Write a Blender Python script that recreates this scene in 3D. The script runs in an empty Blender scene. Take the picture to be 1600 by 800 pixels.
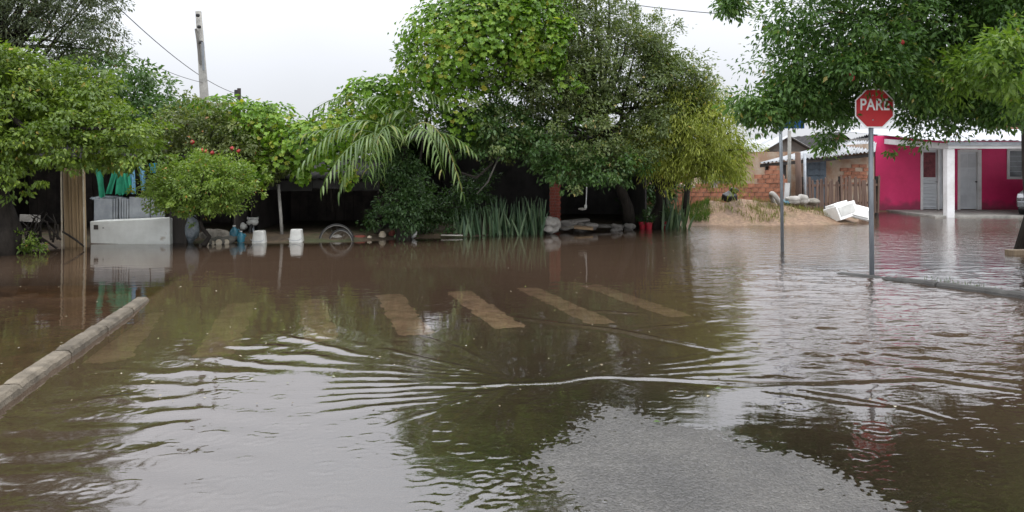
import bpy, bmesh, math, random
import numpy as np
from mathutils import Vector, Matrix, Euler

random.seed(7)
rng = np.random.default_rng(7)
scene = bpy.context.scene
col = scene.collection
R = math.radians

# ------------------------------------------------------------------ camera
CAM_H, FOC, HOR = 1.6, 1200.0, 258.0
cam = bpy.data.cameras.new('camera')
cam.sensor_width = 36.0
cam.lens = 36.0 * FOC / 1600.0
cam.shift_y = -(400.0 - HOR) / 1600.0
cam.clip_start, cam.clip_end = 0.05, 3000
co = bpy.data.objects.new('camera', cam); col.objects.link(co)
co.location = (0, 0, CAM_H); co.rotation_euler = (R(90), 0, 0)
scene.camera = co
scene.view_settings.view_transform = 'Standard'
scene.view_settings.look = 'None'
scene.view_settings.exposure = 0.62
scene.view_settings.gamma = 1.0

# ------------------------------------------------------------------ world: overcast rain sky
SUN_EL, SUN_ROT = 62, 150
world = bpy.data.worlds.new('World'); scene.world = world; world.use_nodes = True
nt = world.node_tree; N = nt.nodes; L = nt.links; N.clear()
out = N.new('ShaderNodeOutputWorld')
sky = N.new('ShaderNodeTexSky'); sky.sky_type = 'NISHITA'; sky.sun_disc = False
sky.sun_elevation = R(SUN_EL); sky.sun_rotation = R(SUN_ROT)
b1 = N.new('ShaderNodeBackground'); b1.inputs[1].default_value = 0.08
L.new(sky.outputs[0], b1.inputs[0])
tc = N.new('ShaderNodeTexCoord'); sp = N.new('ShaderNodeSeparateXYZ'); L.new(tc.outputs['Generated'], sp.inputs[0])
mz = N.new('ShaderNodeMath'); mz.operation = 'MAXIMUM'; mz.inputs[1].default_value = 0.0; L.new(sp.outputs[2], mz.inputs[0])
ml = N.new('ShaderNodeMath'); ml.operation = 'MULTIPLY_ADD'; ml.inputs[1].default_value = 2.25; ml.inputs[2].default_value = 0.53
mp_ = N.new('ShaderNodeMath'); mp_.operation = 'POWER'; mp_.inputs[1].default_value = 1.3; L.new(mz.outputs[0], mp_.inputs[0]); L.new(mp_.outputs[0], ml.inputs[0])             # overcast luminance rises from the horizon to the zenith
nz = N.new('ShaderNodeTexNoise'); nz.inputs['Scale'].default_value = 2.2; nz.inputs['Detail'].default_value = 5
L.new(tc.outputs['Generated'], nz.inputs['Vector'])
nr = N.new('ShaderNodeMapRange'); nr.inputs['From Min'].default_value = 0.3; nr.inputs['From Max'].default_value = 0.7
nr.inputs['To Min'].default_value = 0.93; nr.inputs['To Max'].default_value = 1.05
L.new(nz.outputs[0], nr.inputs[0])
mm = N.new('ShaderNodeMath'); mm.operation = 'MULTIPLY'; L.new(ml.outputs[0], mm.inputs[0]); L.new(nr.outputs[0], mm.inputs[1])
b2 = N.new('ShaderNodeBackground'); b2.inputs[0].default_value = (0.925, 0.945, 1.0, 1); L.new(mm.outputs[0], b2.inputs[1])
mx = N.new('ShaderNodeMixShader'); mx.inputs[0].default_value = 0.93
L.new(b1.outputs[0], mx.inputs[1]); L.new(b2.outputs[0], mx.inputs[2]); L.new(mx.outputs[0], out.inputs[0])

sl = bpy.data.lights.new('sun', 'SUN'); sl.energy = 0.6; sl.angle = R(30); sl.color = (1.0, 0.97, 0.92)
so = bpy.data.objects.new('sun', sl); col.objects.link(so)
so.rotation_euler = (R(90 - SUN_EL), 0, R(180 - SUN_ROT))
so.location = (0, 0, 30)

# ------------------------------------------------------------------ helpers
def W(px, py, D):
    """a point of the place at distance D (m) down the street"""
    return Vector(((px - 800.0) / FOC * D, D, CAM_H - (py - HOR) / FOC * D))
def DW(py):
    return FOC * CAM_H / (py - HOR)          # distance of a spot on the water
ORI = {}
def origin(o):
    return ORI.get(o.name, Vector((0, 0, 0))) if o else Vector((0, 0, 0))
def tag(o, label=None, cat=None, group=None, kind=None):
    if label: o['label'] = label
    if cat: o['category'] = cat
    if group: o['group'] = group
    if kind: o['kind'] = kind
    return o
def thing(name, loc, label, cat, group=None, kind=None):
    o = bpy.data.objects.new(name, None); col.objects.link(o)
    o.empty_display_size = 0.2
    o.location = loc; ORI[o.name] = Vector(loc)
    return tag(o, label, cat, group, kind)
def place(name, mesh, parent, loc, rot=None, scale=None):
    """an object sharing mesh data, at world loc"""
    o = bpy.data.objects.new(name, mesh); col.objects.link(o)
    if parent: o.parent = parent
    o.location = Vector(loc) - origin(parent); ORI[o.name] = Vector(loc)
    if rot is not None:
        if isinstance(rot, Matrix): o.rotation_euler = rot.to_3x3().to_euler()
        else: o.rotation_euler = rot
    if scale is not None: o.scale = scale
    return o
def np_mesh(name, v, f, mat, smooth=False, attrs=None):
    me = bpy.data.meshes.new(name)
    v = np.asarray(v, dtype=np.float32); f = np.asarray(f, dtype=np.int32)
    k = f.shape[1]
    me.vertices.add(len(v)); me.vertices.foreach_set('co', v.ravel())
    me.loops.add(f.size); me.loops.foreach_set('vertex_index', f.ravel())
    me.polygons.add(len(f))
    me.polygons.foreach_set('loop_start', np.arange(0, f.size, k, dtype=np.int32))
    me.polygons.foreach_set('loop_total', np.full(len(f), k, dtype=np.int32))
    if smooth: me.polygons.foreach_set('use_smooth', np.ones(len(f), dtype=bool))
    me.update(calc_edges=True)
    for n, a in (attrs or {}).items():
        at = me.attributes.new(n, 'FLOAT', 'POINT'); at.data.foreach_set('value', np.asarray(a, dtype=np.float32))
    if mat: me.materials.append(mat)
    return me

class MB:
    def __init__(s): s.v = []; s.f = []
    def add(s, vs, fs):
        n = len(s.v); s.v += [Vector(p) for p in vs]; s.f += [tuple(i + n for i in q) for q in fs]; return s
    def box(s, c, size, rot=None):
        c = Vector(c); h = Vector(size) / 2
        m = rot.to_matrix() if isinstance(rot, Euler) else (rot.to_3x3() if rot is not None else Matrix.Identity(3))
        vs = [c + m @ Vector((x * h.x, y * h.y, z * h.z)) for x, y, z in
              ((-1,-1,-1),(1,-1,-1),(1,1,-1),(-1,1,-1),(-1,-1,1),(1,-1,1),(1,1,1),(-1,1,1))]
        return s.add(vs, [(0,3,2,1),(4,5,6,7),(0,1,5,4),(1,2,6,5),(2,3,7,6),(3,0,4,7)])
    def b2(s, x0, x1, y0, y1, z0, z1):
        return s.box(((x0+x1)/2, (y0+y1)/2, (z0+z1)/2), (abs(x1-x0), abs(y1-y0), abs(z1-z0)))
    def bar(s, a, b, w, t=None):
        a = Vector(a); b = Vector(b); d = b - a; q = d.to_track_quat('Z', 'Y')
        return s.box((a + b) / 2, (w, t or w, d.length), q.to_matrix())
    def tube(s, pts, rad, n=8, cap=True):
        pts = [Vector(p) for p in pts]
        if not hasattr(rad, '__len__'): rad = [rad] * len(pts)
        vs = []; fs = []; up = None
        for i, p in enumerate(pts):
            d = (pts[min(i+1, len(pts)-1)] - pts[max(i-1, 0)])
            if d.length < 1e-6: d = Vector((0, 0, 1))
            d.normalize()
            if up is None:
                up = d.orthogonal().normalized()
            up = (up - d * up.dot(d))
            up = up.normalized() if up.length > 1e-5 else d.orthogonal().normalized()
            sd = d.cross(up)
            for k in range(n):
                a = 2 * math.pi * k / n
                vs.append(p + (up * math.cos(a) + sd * math.sin(a)) * rad[i])
        for i in range(len(pts) - 1):
            for k in range(n):
                fs.append((i*n+k, i*n+(k+1) % n, (i+1)*n+(k+1) % n, (i+1)*n+k))
        if cap:
            fs.append(tuple(range(n-1, -1, -1))); fs.append(tuple((len(pts)-1)*n+k for k in range(n)))
        return s.add(vs, fs)
    def lathe(s, prof, c, n=16, axis=None):
        c = Vector(c); m = axis.to_3x3() if axis is not None else Matrix.Identity(3)
        vs = []; fs = []
        for r, z in prof:
            for k in range(n):
                a = 2*math.pi*k/n; vs.append(c + m @ Vector((r*math.cos(a), r*math.sin(a), z)))
        for i in range(len(prof)-1):
            for k in range(n): fs.append((i*n+k, i*n+(k+1) % n, (i+1)*n+(k+1) % n, (i+1)*n+k))
        fs.append(tuple(range(n-1, -1, -1))); fs.append(tuple((len(prof)-1)*n+k for k in range(n)))
        return s.add(vs, fs)
    def prism(s, poly, y0, y1):
        """outline in x,z pushed along y"""
        n = len(poly); vs = [Vector((x, y0, z)) for x, z in poly] + [Vector((x, y1, z)) for x, z in poly]
        fs = [tuple(range(n)), tuple(range(2*n-1, n-1, -1))] + [(i, i+n, (i+1) % n + n, (i+1) % n) for i in range(n)]
        return s.add(vs, fs)
    def lump(s, c, size, amp=0.15, seed=0, sub=2, rot=None):
        bm = bmesh.new(); bmesh.ops.create_icosphere(bm, subdivisions=sub, radius=1.0)
        r = random.Random(seed); ph = [r.uniform(0, 6.28) for _ in range(9)]; fr = [r.uniform(1.5, 4.5) for _ in range(9)]
        m = rot.to_matrix() if rot else Matrix.Identity(3)
        bm.verts.ensure_lookup_table(); vs = []
        for v in bm.verts:
            p = v.co
            d = 1 + amp * (math.sin(fr[0]*p.x+ph[0]) + math.sin(fr[1]*p.y+ph[1]) + math.sin(fr[2]*p.z+ph[2])
                 + .7*math.sin(2*fr[3]*p.x+1.7*fr[4]*p.y+ph[3]) + .7*math.sin(2*fr[5]*p.z-1.9*fr[6]*p.y+ph[4])) / 2
            vs.append(Vector(c) + m @ Vector((p.x*size[0]*d, p.y*size[1]*d, p.z*size[2]*d)))
        fs = [tuple(v.index for v in f.verts) for f in bm.faces]; bm.free()
        return s.add(vs, fs)
    def mesh(s, name, mat, smooth=False, at=Vector((0, 0, 0))):
        me = bpy.data.meshes.new(name)
        me.from_pydata([tuple(p - at) for p in s.v], [], s.f)
        if mat: me.materials.append(mat)
        bm = bmesh.new(); bm.from_mesh(me); bmesh.ops.recalc_face_normals(bm, faces=bm.faces); bm.to_mesh(me); bm.free()
        if smooth: me.polygons.foreach_set('use_smooth', np.ones(len(me.polygons), dtype=bool))
        me.update(); return me
    def build(s, name, mat, parent=None, smooth=False, bevel=0.0, loc=None):
        """one mesh object; points given in the place's own coordinates"""
        if loc is None:
            if parent: loc = origin(parent)
            else:
                a = np.array([tuple(p) for p in s.v]); loc = Vector((a[:, 0].mean(), a[:, 1].mean(), a[:, 2].min()))
        loc = Vector(loc)
        o = bpy.data.objects.new(name, s.mesh(name, mat, smooth, loc)); col.objects.link(o)
        if parent: o.parent = parent
        o.location = loc - origin(parent); ORI[o.name] = loc
        if bevel:
            m = o.modifiers.new('bevel', 'BEVEL'); m.width = bevel; m.segments = 2; m.limit_method = 'ANGLE'
        return o

# ------------------------------------------------------------------ materials
def newmat(name):
    m = bpy.data.materials.new(name); m.use_nodes = True
    m.node_tree.nodes.clear(); return m, m.node_tree.nodes, m.node_tree.links
def ramp(N, stops):
    r = N.new('ShaderNodeValToRGB'); e = r.color_ramp.elements
    while len(e) < len(stops): e.new(0.5)
    for i, (p, c) in enumerate(stops): e[i].position = p; e[i].color = (*c, 1)
    return r
def pmat(name, c1, c2=None, scale=3.0, rough=0.7, bump=0.0, bscale=40.0, stretch=(1, 1, 1), metal=0.0, c3=None, spec=0.5, detail=6, rough2=None):
    """noise-blended colours with fine relief"""
    m, N, L = newmat(name)
    o = N.new('ShaderNodeOutputMaterial'); p = N.new('ShaderNodeBsdfPrincipled'); L.new(p.outputs[0], o.inputs[0])
    p.inputs['Roughness'].default_value = rough; p.inputs['Metallic'].default_value = metal
    p.inputs['Specular IOR Level'].default_value = spec
    tc = N.new('ShaderNodeTexCoord'); mp = N.new('ShaderNodeMapping'); mp.inputs['Scale'].default_value = stretch
    L.new(tc.outputs['Object'], mp.inputs[0])
    n1 = N.new('ShaderNodeTexNoise'); n1.inputs['Scale'].default_value = scale; n1.inputs['Detail'].default_value = detail
    n1.inputs['Roughness'].default_value = 0.65
    L.new(mp.outputs[0], n1.inputs['Vector'])
    c2 = c2 or tuple(x * 0.7 for x in c1)
    st = [(0.32, c2), (0.62, c1)]
    if c3: st.append((0.74, c3))
    r = ramp(N, st); L.new(n1.outputs[0], r.inputs[0]); 
    oi = N.new('ShaderNodeObjectInfo'); hs = N.new('ShaderNodeHueSaturation')
    mr = N.new('ShaderNodeMapRange'); mr.inputs['To Min'].default_value = 0.85; mr.inputs['To Max'].default_value = 1.15
    L.new(oi.outputs['Random'], mr.inputs[0]); L.new(mr.outputs[0], hs.inputs['Value']); L.new(r.outputs[0], hs.inputs['Color'])
    L.new(hs.outputs[0], p.inputs['Base Color'])
    if rough2 is not None:
        rr = N.new('ShaderNodeMapRange'); rr.inputs['From Min'].default_value = .35; rr.inputs['From Max'].default_value = .65
        rr.inputs['To Min'].default_value = rough; rr.inputs['To Max'].default_value = rough2
        L.new(n1.outputs[0], rr.inputs[0]); L.new(rr.outputs[0], p.inputs['Roughness'])
    if bump:
        n2 = N.new('ShaderNodeTexNoise'); n2.inputs['Scale'].default_value = bscale; n2.inputs['Detail'].default_value = 4
        L.new(mp.outputs[0], n2.inputs['Vector'])
        b = N.new('ShaderNodeBump'); b.inputs['Strength'].default_value = bump; b.inputs['Distance'].default_value = 0.02
        L.new(n2.outputs[0], b.inputs['Height']); L.new(b.outputs[0], p.inputs['Normal'])
    return m
def leafmat(name, dark, mid, light, extra=None, gloss=0.35, trans=0.35, obj_var=False):
    """wet leaves: hue differs leaf by leaf (attribute 'hue'), light passes through"""
    m, N, L = newmat(name)
    o = N.new('ShaderNodeOutputMaterial')
    if obj_var:
        a = N.new('ShaderNodeObjectInfo'); src = a.outputs['Random']
    else:
        a = N.new('ShaderNodeAttribute'); a.attribute_name = 'hue'; src = a.outputs['Fac']
    st = [(0.0, dark), (0.5, mid), (0.9, light)]
    if extra: st.append((0.965, extra))
    r = ramp(N, st); L.new(src, r.inputs[0])
    d = N.new('ShaderNodeBsdfPrincipled'); d.inputs['Roughness'].default_value = gloss; d.inputs['Specular IOR Level'].default_value = 0.35
    L.new(r.outputs[0], d.inputs['Base Color'])
    t = N.new('ShaderNodeBsdfTranslucent')
    g = N.new('ShaderNodeMixRGB'); g.blend_type = 'MULTIPLY'; g.inputs[0].default_value = 1; g.inputs[2].default_value = (1.25, 1.35, 0.55, 1)
    L.new(r.outputs[0], g.inputs[1]); L.new(g.outputs[0], t.inputs[0])
    x = N.new('ShaderNodeMixShader'); x.inputs[0].default_value = trans
    L.new(d.outputs[0], x.inputs[1]); L.new(t.outputs[0], x.inputs[2]); L.new(x.outputs[0], o.inputs[0])
    return m

M = {}
M['bark'] = pmat('bark', (.034, .028, .023), (.012, .010, .008), 9, .85, .6, 30, (1, 1, .25), spec=.2)
M['bark_grey'] = pmat('bark_grey', (.13, .12, .10), (.05, .045, .038), 9, .8, .6, 30, (1, 1, .25))
M['timber_dark'] = pmat('timber_dark', (.045, .036, .03), (.018, .015, .013), 5, .8, .4, 30, (1, 1, .15))
M['timber'] = pmat('timber', (.22, .16, .10), (.10, .07, .045), 5, .8, .4, 30, (1, 1, .15))
M['picket'] = pmat('picket', (.14, .085, .06), (.06, .036, .028), 6, .75, .4, 40, (1, 1, .2))
M['tan_sheet'] = pmat('tan_sheet', (.34, .24, .13), (.15, .095, .045), 3, .7, .3, 40, (2.5, 2.5, .12), c3=(.40, .31, .19))
M['grey_post'] = pmat('grey_post', (.20, .19, .17), (.10, .095, .085), 5, .8, .3, 30, (1, 1, .2))
M['concrete'] = pmat('concrete', (.30, .29, .26), (.17, .165, .15), 4, .75, .5, 60, c3=(.36, .35, .31))
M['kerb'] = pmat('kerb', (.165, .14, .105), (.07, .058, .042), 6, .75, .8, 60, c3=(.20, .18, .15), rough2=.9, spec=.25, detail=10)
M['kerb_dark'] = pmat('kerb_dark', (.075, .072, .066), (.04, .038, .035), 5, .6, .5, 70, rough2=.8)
M['white_metal'] = pmat('white_metal', (.80, .81, .77), (.64, .64, .60), 2.5, .45, .1, 20, c3=(.42, .36, .28))
M['white_plastic'] = pmat('white_plastic', (.50, .50, .47), (.36, .355, .33), 3, .4, .05, 20)
M['foam'] = pmat('foam', (.80, .80, .78), (.66, .65, .62), 3, .6, .15, 60)
M['galv'] = pmat('galv', (.34, .36, .38), (.22, .24, .26), 4, .45, .1, 30, metal=.5)
M['steel_pole'] = pmat('steel_pole', (.23, .25, .27), (.14, .155, .17), 5, .5, .15, 40, (1, 1, .3), metal=.3)
M['roof_sheet'] = pmat('roof_sheet', (.36, .37, .38), (.20, .205, .21), 1.6, .6, .2, 30, c3=(.46, .47, .48))
M['roof_dark'] = pmat('roof_dark', (.036, .034, .033), (.018, .017, .016), 2.2, .9, .2, 30, spec=.15)
M['roof_white'] = pmat('roof_white', (.52, .53, .55), (.36, .37, .39), 1.2, .5, .1, 30)
M['pink'] = pmat('pink', (.72, .026, .15), (.60, .020, .115), 1.4, .6, .2, 25, c3=(.74, .05, .19))
M['white_paint'] = pmat('white_paint', (.62, .62, .62), (.48, .475, .46), 2, .5, .1, 30)
M['door_white'] = pmat('door_white', (.60, .62, .64), (.50, .52, .54), 2, .45, .05, 30)
M['red_curtain'] = pmat('red_curtain', (.22, .06, .07), (.10, .03, .035), 9, .8)
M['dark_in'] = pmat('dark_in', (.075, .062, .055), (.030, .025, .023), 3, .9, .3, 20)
M['shade_wall'] = pmat('shade_wall', (.10, .092, .09), (.045, .04, .04), 2, .9, .3, 15)  # dark wall colour stands in for the shade under the big tree
M['brick'] = pmat('brick', (.36, .15, .085), (.20, .085, .055), 6, .85, .5, 60, c3=(.40, .25, .17))
M['brick_red'] = pmat('brick_red', (.24, .055, .035), (.13, .035, .025), 8, .85, .5, 60)
M['mortar'] = pmat('mortar', (.30, .25, .20), (.20, .16, .12), 6, .9, .5, 60)
M['plaster'] = pmat('plaster', (.42, .34, .26), (.30, .16, .09), 2.2, .85, .4, 30, c3=(.52, .47, .40))
M['plaster_grey'] = pmat('plaster_grey', (.20, .185, .17), (.11, .10, .09), 2.2, .85, .4, 30)
M['blue_board'] = pmat('blue_board', (.13, .17, .21), (.07, .09, .11), 4, .7, .3, 30, (1, 1, .15))
M['cloth_green'] = pmat('cloth_green', (.02, .30, .17), (.012, .18, .10), 5, .7, .2, 30)
M['cloth_blue'] = pmat('cloth_blue', (.16, .36, .50), (.09, .22, .36), 5, .7, .2, 30)
M['cloth_cyan'] = pmat('cloth_cyan', (.03, .27, .42), (.02, .17, .30), 5, .7, .2, 30)
M['red_sign'] = pmat('red_sign', (.50, .012, .02), (.42, .010, .016), 2, .4, .05, 20)
M['sign_white'] = pmat('sign_white', (.74, .74, .74), (.62, .62, .62), 6, .5)
M['sign_blue'] = pmat('sign_blue', (.02, .10, .30), (.015, .07, .22), 3, .4)
M['plastic_red'] = pmat('plastic_red', (.50, .02, .04), (.34, .014, .03), 5, .45, .1, 20)
M['plastic_teal'] = pmat('plastic_teal', (.03, .16, .22), (.02, .10, .14), 5, .35, .1, 20)
M['plastic_black'] = pmat('plastic_black', (.012, .012, .013), (.006, .006, .006), 5, .35, .6, 14)
M['sack'] = pmat('sack', (.36, .34, .31), (.17, .155, .135), 5, .8, .6, 25)
M['sack_dirty'] = pmat('sack_dirty', (.20, .18, .15), (.09, .08, .065), 5, .85, .6, 25)
M['log_end'] = pmat('log_end', (.52, .46, .36), (.36, .29, .20), 9, .8, .2, 40)
M['rubber'] = pmat('rubber', (.02, .02, .02), (.01, .01, .01), 6, .75, .3, 40)
M['chrome'] = pmat('chrome', (.45, .46, .47), (.32, .33, .34), 6, .3, 0, 40, metal=.8)
M['clear_film'] = pmat('clear_film', (.24, .27, .29), (.06, .075, .085), 7, .18, .7, 16, c3=(.42, .46, .48))
M['car_paint'] = pmat('car_paint', (.20, .21, .22), (.16, .17, .18), 2, .25, 0, metal=.5)
M['car_dark'] = pmat('car_dark', (.015, .015, .017), (.01, .01, .01), 2, .3)
M['lamp_glass'] = pmat('lamp_glass', (.50, .52, .54), (.36, .38, .40), 12, .12)
M['glass_dark'] = pmat('glass_dark', (.05, .055, .06), (.03, .033, .036), 2, .08)
M['glass_grey'] = pmat('glass_grey', (.20, .22, .23), (.12, .13, .14), 2, .12)
M['wire'] = pmat('wire', (.03, .03, .03), (.02, .02, .02), 3, .6)
M['cardboard'] = pmat('cardboard', (.28, .19, .11), (.18, .12, .07), 4, .85, .2, 30)
M['dry_grass'] = leafmat('dry_grass', (.16, .13, .05), (.24, .20, .08), (.20, .24, .06), None, .6, .2)
M['weed'] = leafmat('weed', (.04, .08, .015), (.07, .13, .02), (.12, .19, .04))

nt_ = M['pink'].node_tree; N_ = nt_.nodes; L_ = nt_.links; pb = next(n for n in N_ if n.type == 'BSDF_PRINCIPLED')
src_ = pb.inputs['Base Color'].links[0].from_socket; tc = N_.new('ShaderNodeTexCoord'); sx_ = N_.new('ShaderNodeSeparateXYZ'); L_.new(tc.outputs['Object'], sx_.inputs[0])
nn_ = N_.new('ShaderNodeTexNoise'); nn_.inputs['Scale'].default_value = 2.6; nn_.inputs['Detail'].default_value = 7; L_.new(tc.outputs['Object'], nn_.inputs['Vector'])
ma = N_.new('ShaderNodeMath'); ma.operation = 'MULTIPLY_ADD'; ma.inputs[1].default_value = -.75; L_.new(nn_.outputs[0], ma.inputs[0]); L_.new(sx_.outputs[2], ma.inputs[2])
mr_ = N_.new('ShaderNodeMapRange'); mr_.inputs['From Min'].default_value = -.20; mr_.inputs['From Max'].default_value = .02; mr_.inputs['To Min'].default_value = .75; mr_.inputs['To Max'].default_value = 0; L_.new(ma.outputs[0], mr_.inputs[0])
mi_ = N_.new('ShaderNodeMixRGB'); mi_.inputs[2].default_value = (.16, .03, .055, 1); L_.new(mr_.outputs[0], mi_.inputs[0]); L_.new(src_, mi_.inputs[1]); L_.new(mi_.outputs[0], pb.inputs['Base Color'])   # flood tide mark

# ------------------------------------------------------------------ terrain functions (metres)
def lat_noise(x, y, s, seed=0):
    """smooth value noise"""
    x = np.asarray(x, float) * s + seed * 17.31; y = np.asarray(y, float) * s - seed * 9.77
    xi = np.floor(x).astype(np.int64); yi = np.floor(y).astype(np.int64); fx = x - xi; fy = y - yi
    fx = fx*fx*fx*(fx*(fx*6-15)+10); fy = fy*fy*fy*(fy*(fy*6-15)+10)
    def h(a, b):
        n = (a * 374761393 + b * 668265263 + seed * 974711) & 0x7fffffff
        n = ((n ^ (n >> 13)) * 1274126177) & 0x7fffffff
        return ((n ^ (n >> 16)) & 0xffff) / 32767.5 - 1.0
    return (h(xi, yi)*(1-fx) + h(xi+1, yi)*fx)*(1-fy) + (h(xi, yi+1)*(1-fx) + h(xi+1, yi+1)*fx)*fy
def fbm(x, y, s, o=4, seed=0):
    r = 0; a = 1.0; t = 0
    for i in range(o):
        r = r + a * lat_noise(x, y, s * 2**i, seed + i); t += a; a *= .5
    return r / t
def sstep(a, b, x):
    t = np.clip((np.asarray(x, float) - a) / (b - a), 0, 1); return t * t * (3 - 2 * t)
SH = [(0,391),(140,382),(270,380),(420,379),(550,377),(700,371),(850,363),(1000,356),(1080,353),(1290,350),(1330,346),(1352,338),(1372,331),(1600,329),(1750,329)]
SHX = np.array([(p - 800) / FOC * DW(q) for p, q in SH]); SHY = np.array([DW(q) for p, q in SH])
def shoreY(x): return np.interp(x, SHX, SHY)
def kerbL(y): return -3.35 - 0.224 * (np.asarray(y, float) - 5.03)
KR = [(7.35, 6.9), (6.75, 8.0), (6.12, 9.14), (5.55, 10.1), (5.15, 10.75), (4.75, 11.35), (4.3, 12.0)]
def kerbRx(y): 
    ys = [p[1] for p in KR]; xs = [p[0] for p in KR]
    return np.interp(y, ys, xs) + np.where(np.asarray(y) < 6.9, (6.9 - np.asarray(y, float)) * .4, 0)
def crown_u(x, y): return (np.asarray(x, float) - (0.80 - 0.235 * (np.asarray(y, float) - 4.4))) / 1.0
def roadZ(x, y):
    u = crown_u(x, y); y = np.asarray(y, float)
    z = 0.0125 - 0.024 * (np.sqrt(u*u + .05) - .2) - 0.014 * np.clip(y - 4.15, 0, 8) - .004*np.clip(3.0-y, 0, 9)
    z = z + 0.0045 * fbm(x, y, .9, 3, 5) + .003 * fbm(x, y, 3.0, 3, 15)
    z = z + .0016 * fbm(x, y, 5.0, 3, 25) + .0028 * lat_noise(x, y, 48.0, 27)      # coarse aggregate
    return np.maximum(z, -0.16)
def groundZ(x, y):
    x = np.asarray(x, float); y = np.asarray(y, float)
    s = shoreY(x)
    z = np.clip((y - s) * .14, -.20, .10) + .02 * fbm(x, y, .8, 3, 2)
    near = 1 - sstep(-2.2, -1.0, y - s)
    vg = np.maximum(sstep(.0, .12, kerbL(y) - x)*(1-sstep(9.2, 12.5, y)), sstep(.0, .12, x - kerbRx(y))*(1-sstep(12.0, 14.5, y)))
    zv = -.045 + .02*fbm(x, y, 1.2, 3, 3); zr = np.minimum(z, roadZ(x, y) - .06)
    z = z*(1-near) + near*(zv*vg + zr*(1-vg))
    # dumped soil
    m = .36*np.exp(-((x-7.3)/1.8)**2 - ((y-22.0)/.9)**2) + .26*np.exp(-((x-5.9)/.9)**2 - ((y-21.9)/.8)**2)
    z = z + m * (1 + .45 * fbm(x, y, 2.4, 4, 8)) * (y > 18)
    return z
def gz(x, y): return float(groundZ(np.array([x]), np.array([y]))[0])

# ------------------------------------------------------------------ ground, road, water
def axis(segs):
    out = []
    for a, b, n in segs: out += list(np.linspace(a, b, n, endpoint=False))
    out.append(segs[-1][1]); return np.array(out)
def grid(xs, ys, zf):
    X, Y = np.meshgrid(xs, ys); Z = zf(X, Y)
    nx, ny = len(xs), len(ys)
    v = np.stack([X.ravel(), Y.ravel(), Z.ravel()], 1)
    i = (np.arange(ny-1)[:, None] * nx + np.arange(nx-1)[None, :]).ravel()
    f = np.stack([i, i+1, i+nx+1, i+nx], 1)
    return v, f

# soil / submerged verge material
m, N_, L_ = newmat('soil'); M['soil'] = m
o = N_.new('ShaderNodeOutputMaterial'); p = N_.new('ShaderNodeBsdfPrincipled'); L_.new(p.outputs[0], o.inputs[0])
p.inputs['Roughness'].default_value = .8
tc = N_.new('ShaderNodeTexCoord')
n1 = N_.new('ShaderNodeTexNoise'); n1.inputs['Scale'].default_value = 1.1; n1.inputs['Detail'].default_value = 8; L_.new(tc.outputs['Object'], n1.inputs['Vector'])
n2 = N_.new('ShaderNodeTexNoise'); n2.inputs['Scale'].default_value = 14; n2.inputs['Detail'].default_value = 6; L_.new(tc.outputs['Object'], n2.inputs['Vector'])
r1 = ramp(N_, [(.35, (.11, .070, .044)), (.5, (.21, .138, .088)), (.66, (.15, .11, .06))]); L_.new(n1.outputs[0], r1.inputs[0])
r2 = ramp(N_, [(.34, (.62, .57, .52)), (.62, (1.1, 1.08, 1.03))]); L_.new(n2.outputs[0], r2.inputs[0])
mu = N_.new('ShaderNodeMixRGB'); mu.blend_type = 'MULTIPLY'; mu.inputs[0].default_value = 1
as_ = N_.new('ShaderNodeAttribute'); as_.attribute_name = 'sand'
r3 = ramp(N_, [(.35, (.050, .036, .022)), (.5, (.085, .060, .036)), (.62, (.05, .055, .02))]); L_.new(n1.outputs[0], r3.inputs[0])  # dark mud; its darkness also paints in the shade along the left shore
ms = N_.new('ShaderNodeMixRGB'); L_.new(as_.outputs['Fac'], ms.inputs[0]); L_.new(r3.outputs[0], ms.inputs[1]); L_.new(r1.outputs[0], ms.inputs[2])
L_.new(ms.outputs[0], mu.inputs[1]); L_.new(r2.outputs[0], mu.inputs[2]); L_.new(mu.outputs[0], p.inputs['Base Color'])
bp = N_.new('ShaderNodeBump'); bp.inputs['Strength'].default_value = .35; bp.inputs['Distance'].default_value = .03
L_.new(n2.outputs[0], bp.inputs['Height']); L_.new(bp.outputs[0], p.inputs['Normal'])

gx = axis([(-400, -40, 12), (-40, -12, 28), (-12, 24, 240), (24, 50, 26), (50, 400, 12)])
gy = axis([(-60, 0, 12), (0, 32, 250), (32, 60, 28), (60, 900, 20)])
v, f = grid(gx, gy, groundZ)
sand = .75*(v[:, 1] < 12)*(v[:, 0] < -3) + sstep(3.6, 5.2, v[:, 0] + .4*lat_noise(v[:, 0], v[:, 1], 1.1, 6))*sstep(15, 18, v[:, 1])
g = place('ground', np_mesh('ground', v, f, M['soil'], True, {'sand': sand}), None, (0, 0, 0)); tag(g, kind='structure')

# wet asphalt
m, N_, L_ = newmat('asphalt'); M['asphalt'] = m
o = N_.new('ShaderNodeOutputMaterial'); p = N_.new('ShaderNodeBsdfPrincipled'); L_.new(p.outputs[0], o.inputs[0])
tc = N_.new('ShaderNodeTexCoord')
vo = N_.new('ShaderNodeTexVoronoi'); vo.inputs['Scale'].default_value = 78; L_.new(tc.outputs['Object'], vo.inputs['Vector'])
n1 = N_.new('ShaderNodeTexNoise'); n1.inputs['Scale'].default_value = 2.0; n1.inputs['Detail'].default_value = 7; L_.new(tc.outputs['Object'], n1.inputs['Vector'])
r1 = ramp(N_, [(.3, (.042, .039, .036)), (.7, (.070, .065, .058))]); L_.new(n1.outputs[0], r1.inputs[0])
r2 = ramp(N_, [(.0, (.6, .6, .6)), (1, (1.45, 1.45, 1.45))]); L_.new(vo.outputs['Color'], r2.inputs[0])
mu = N_.new('ShaderNodeMixRGB'); mu.blend_type = 'MULTIPLY'; mu.inputs[0].default_value = 1
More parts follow.
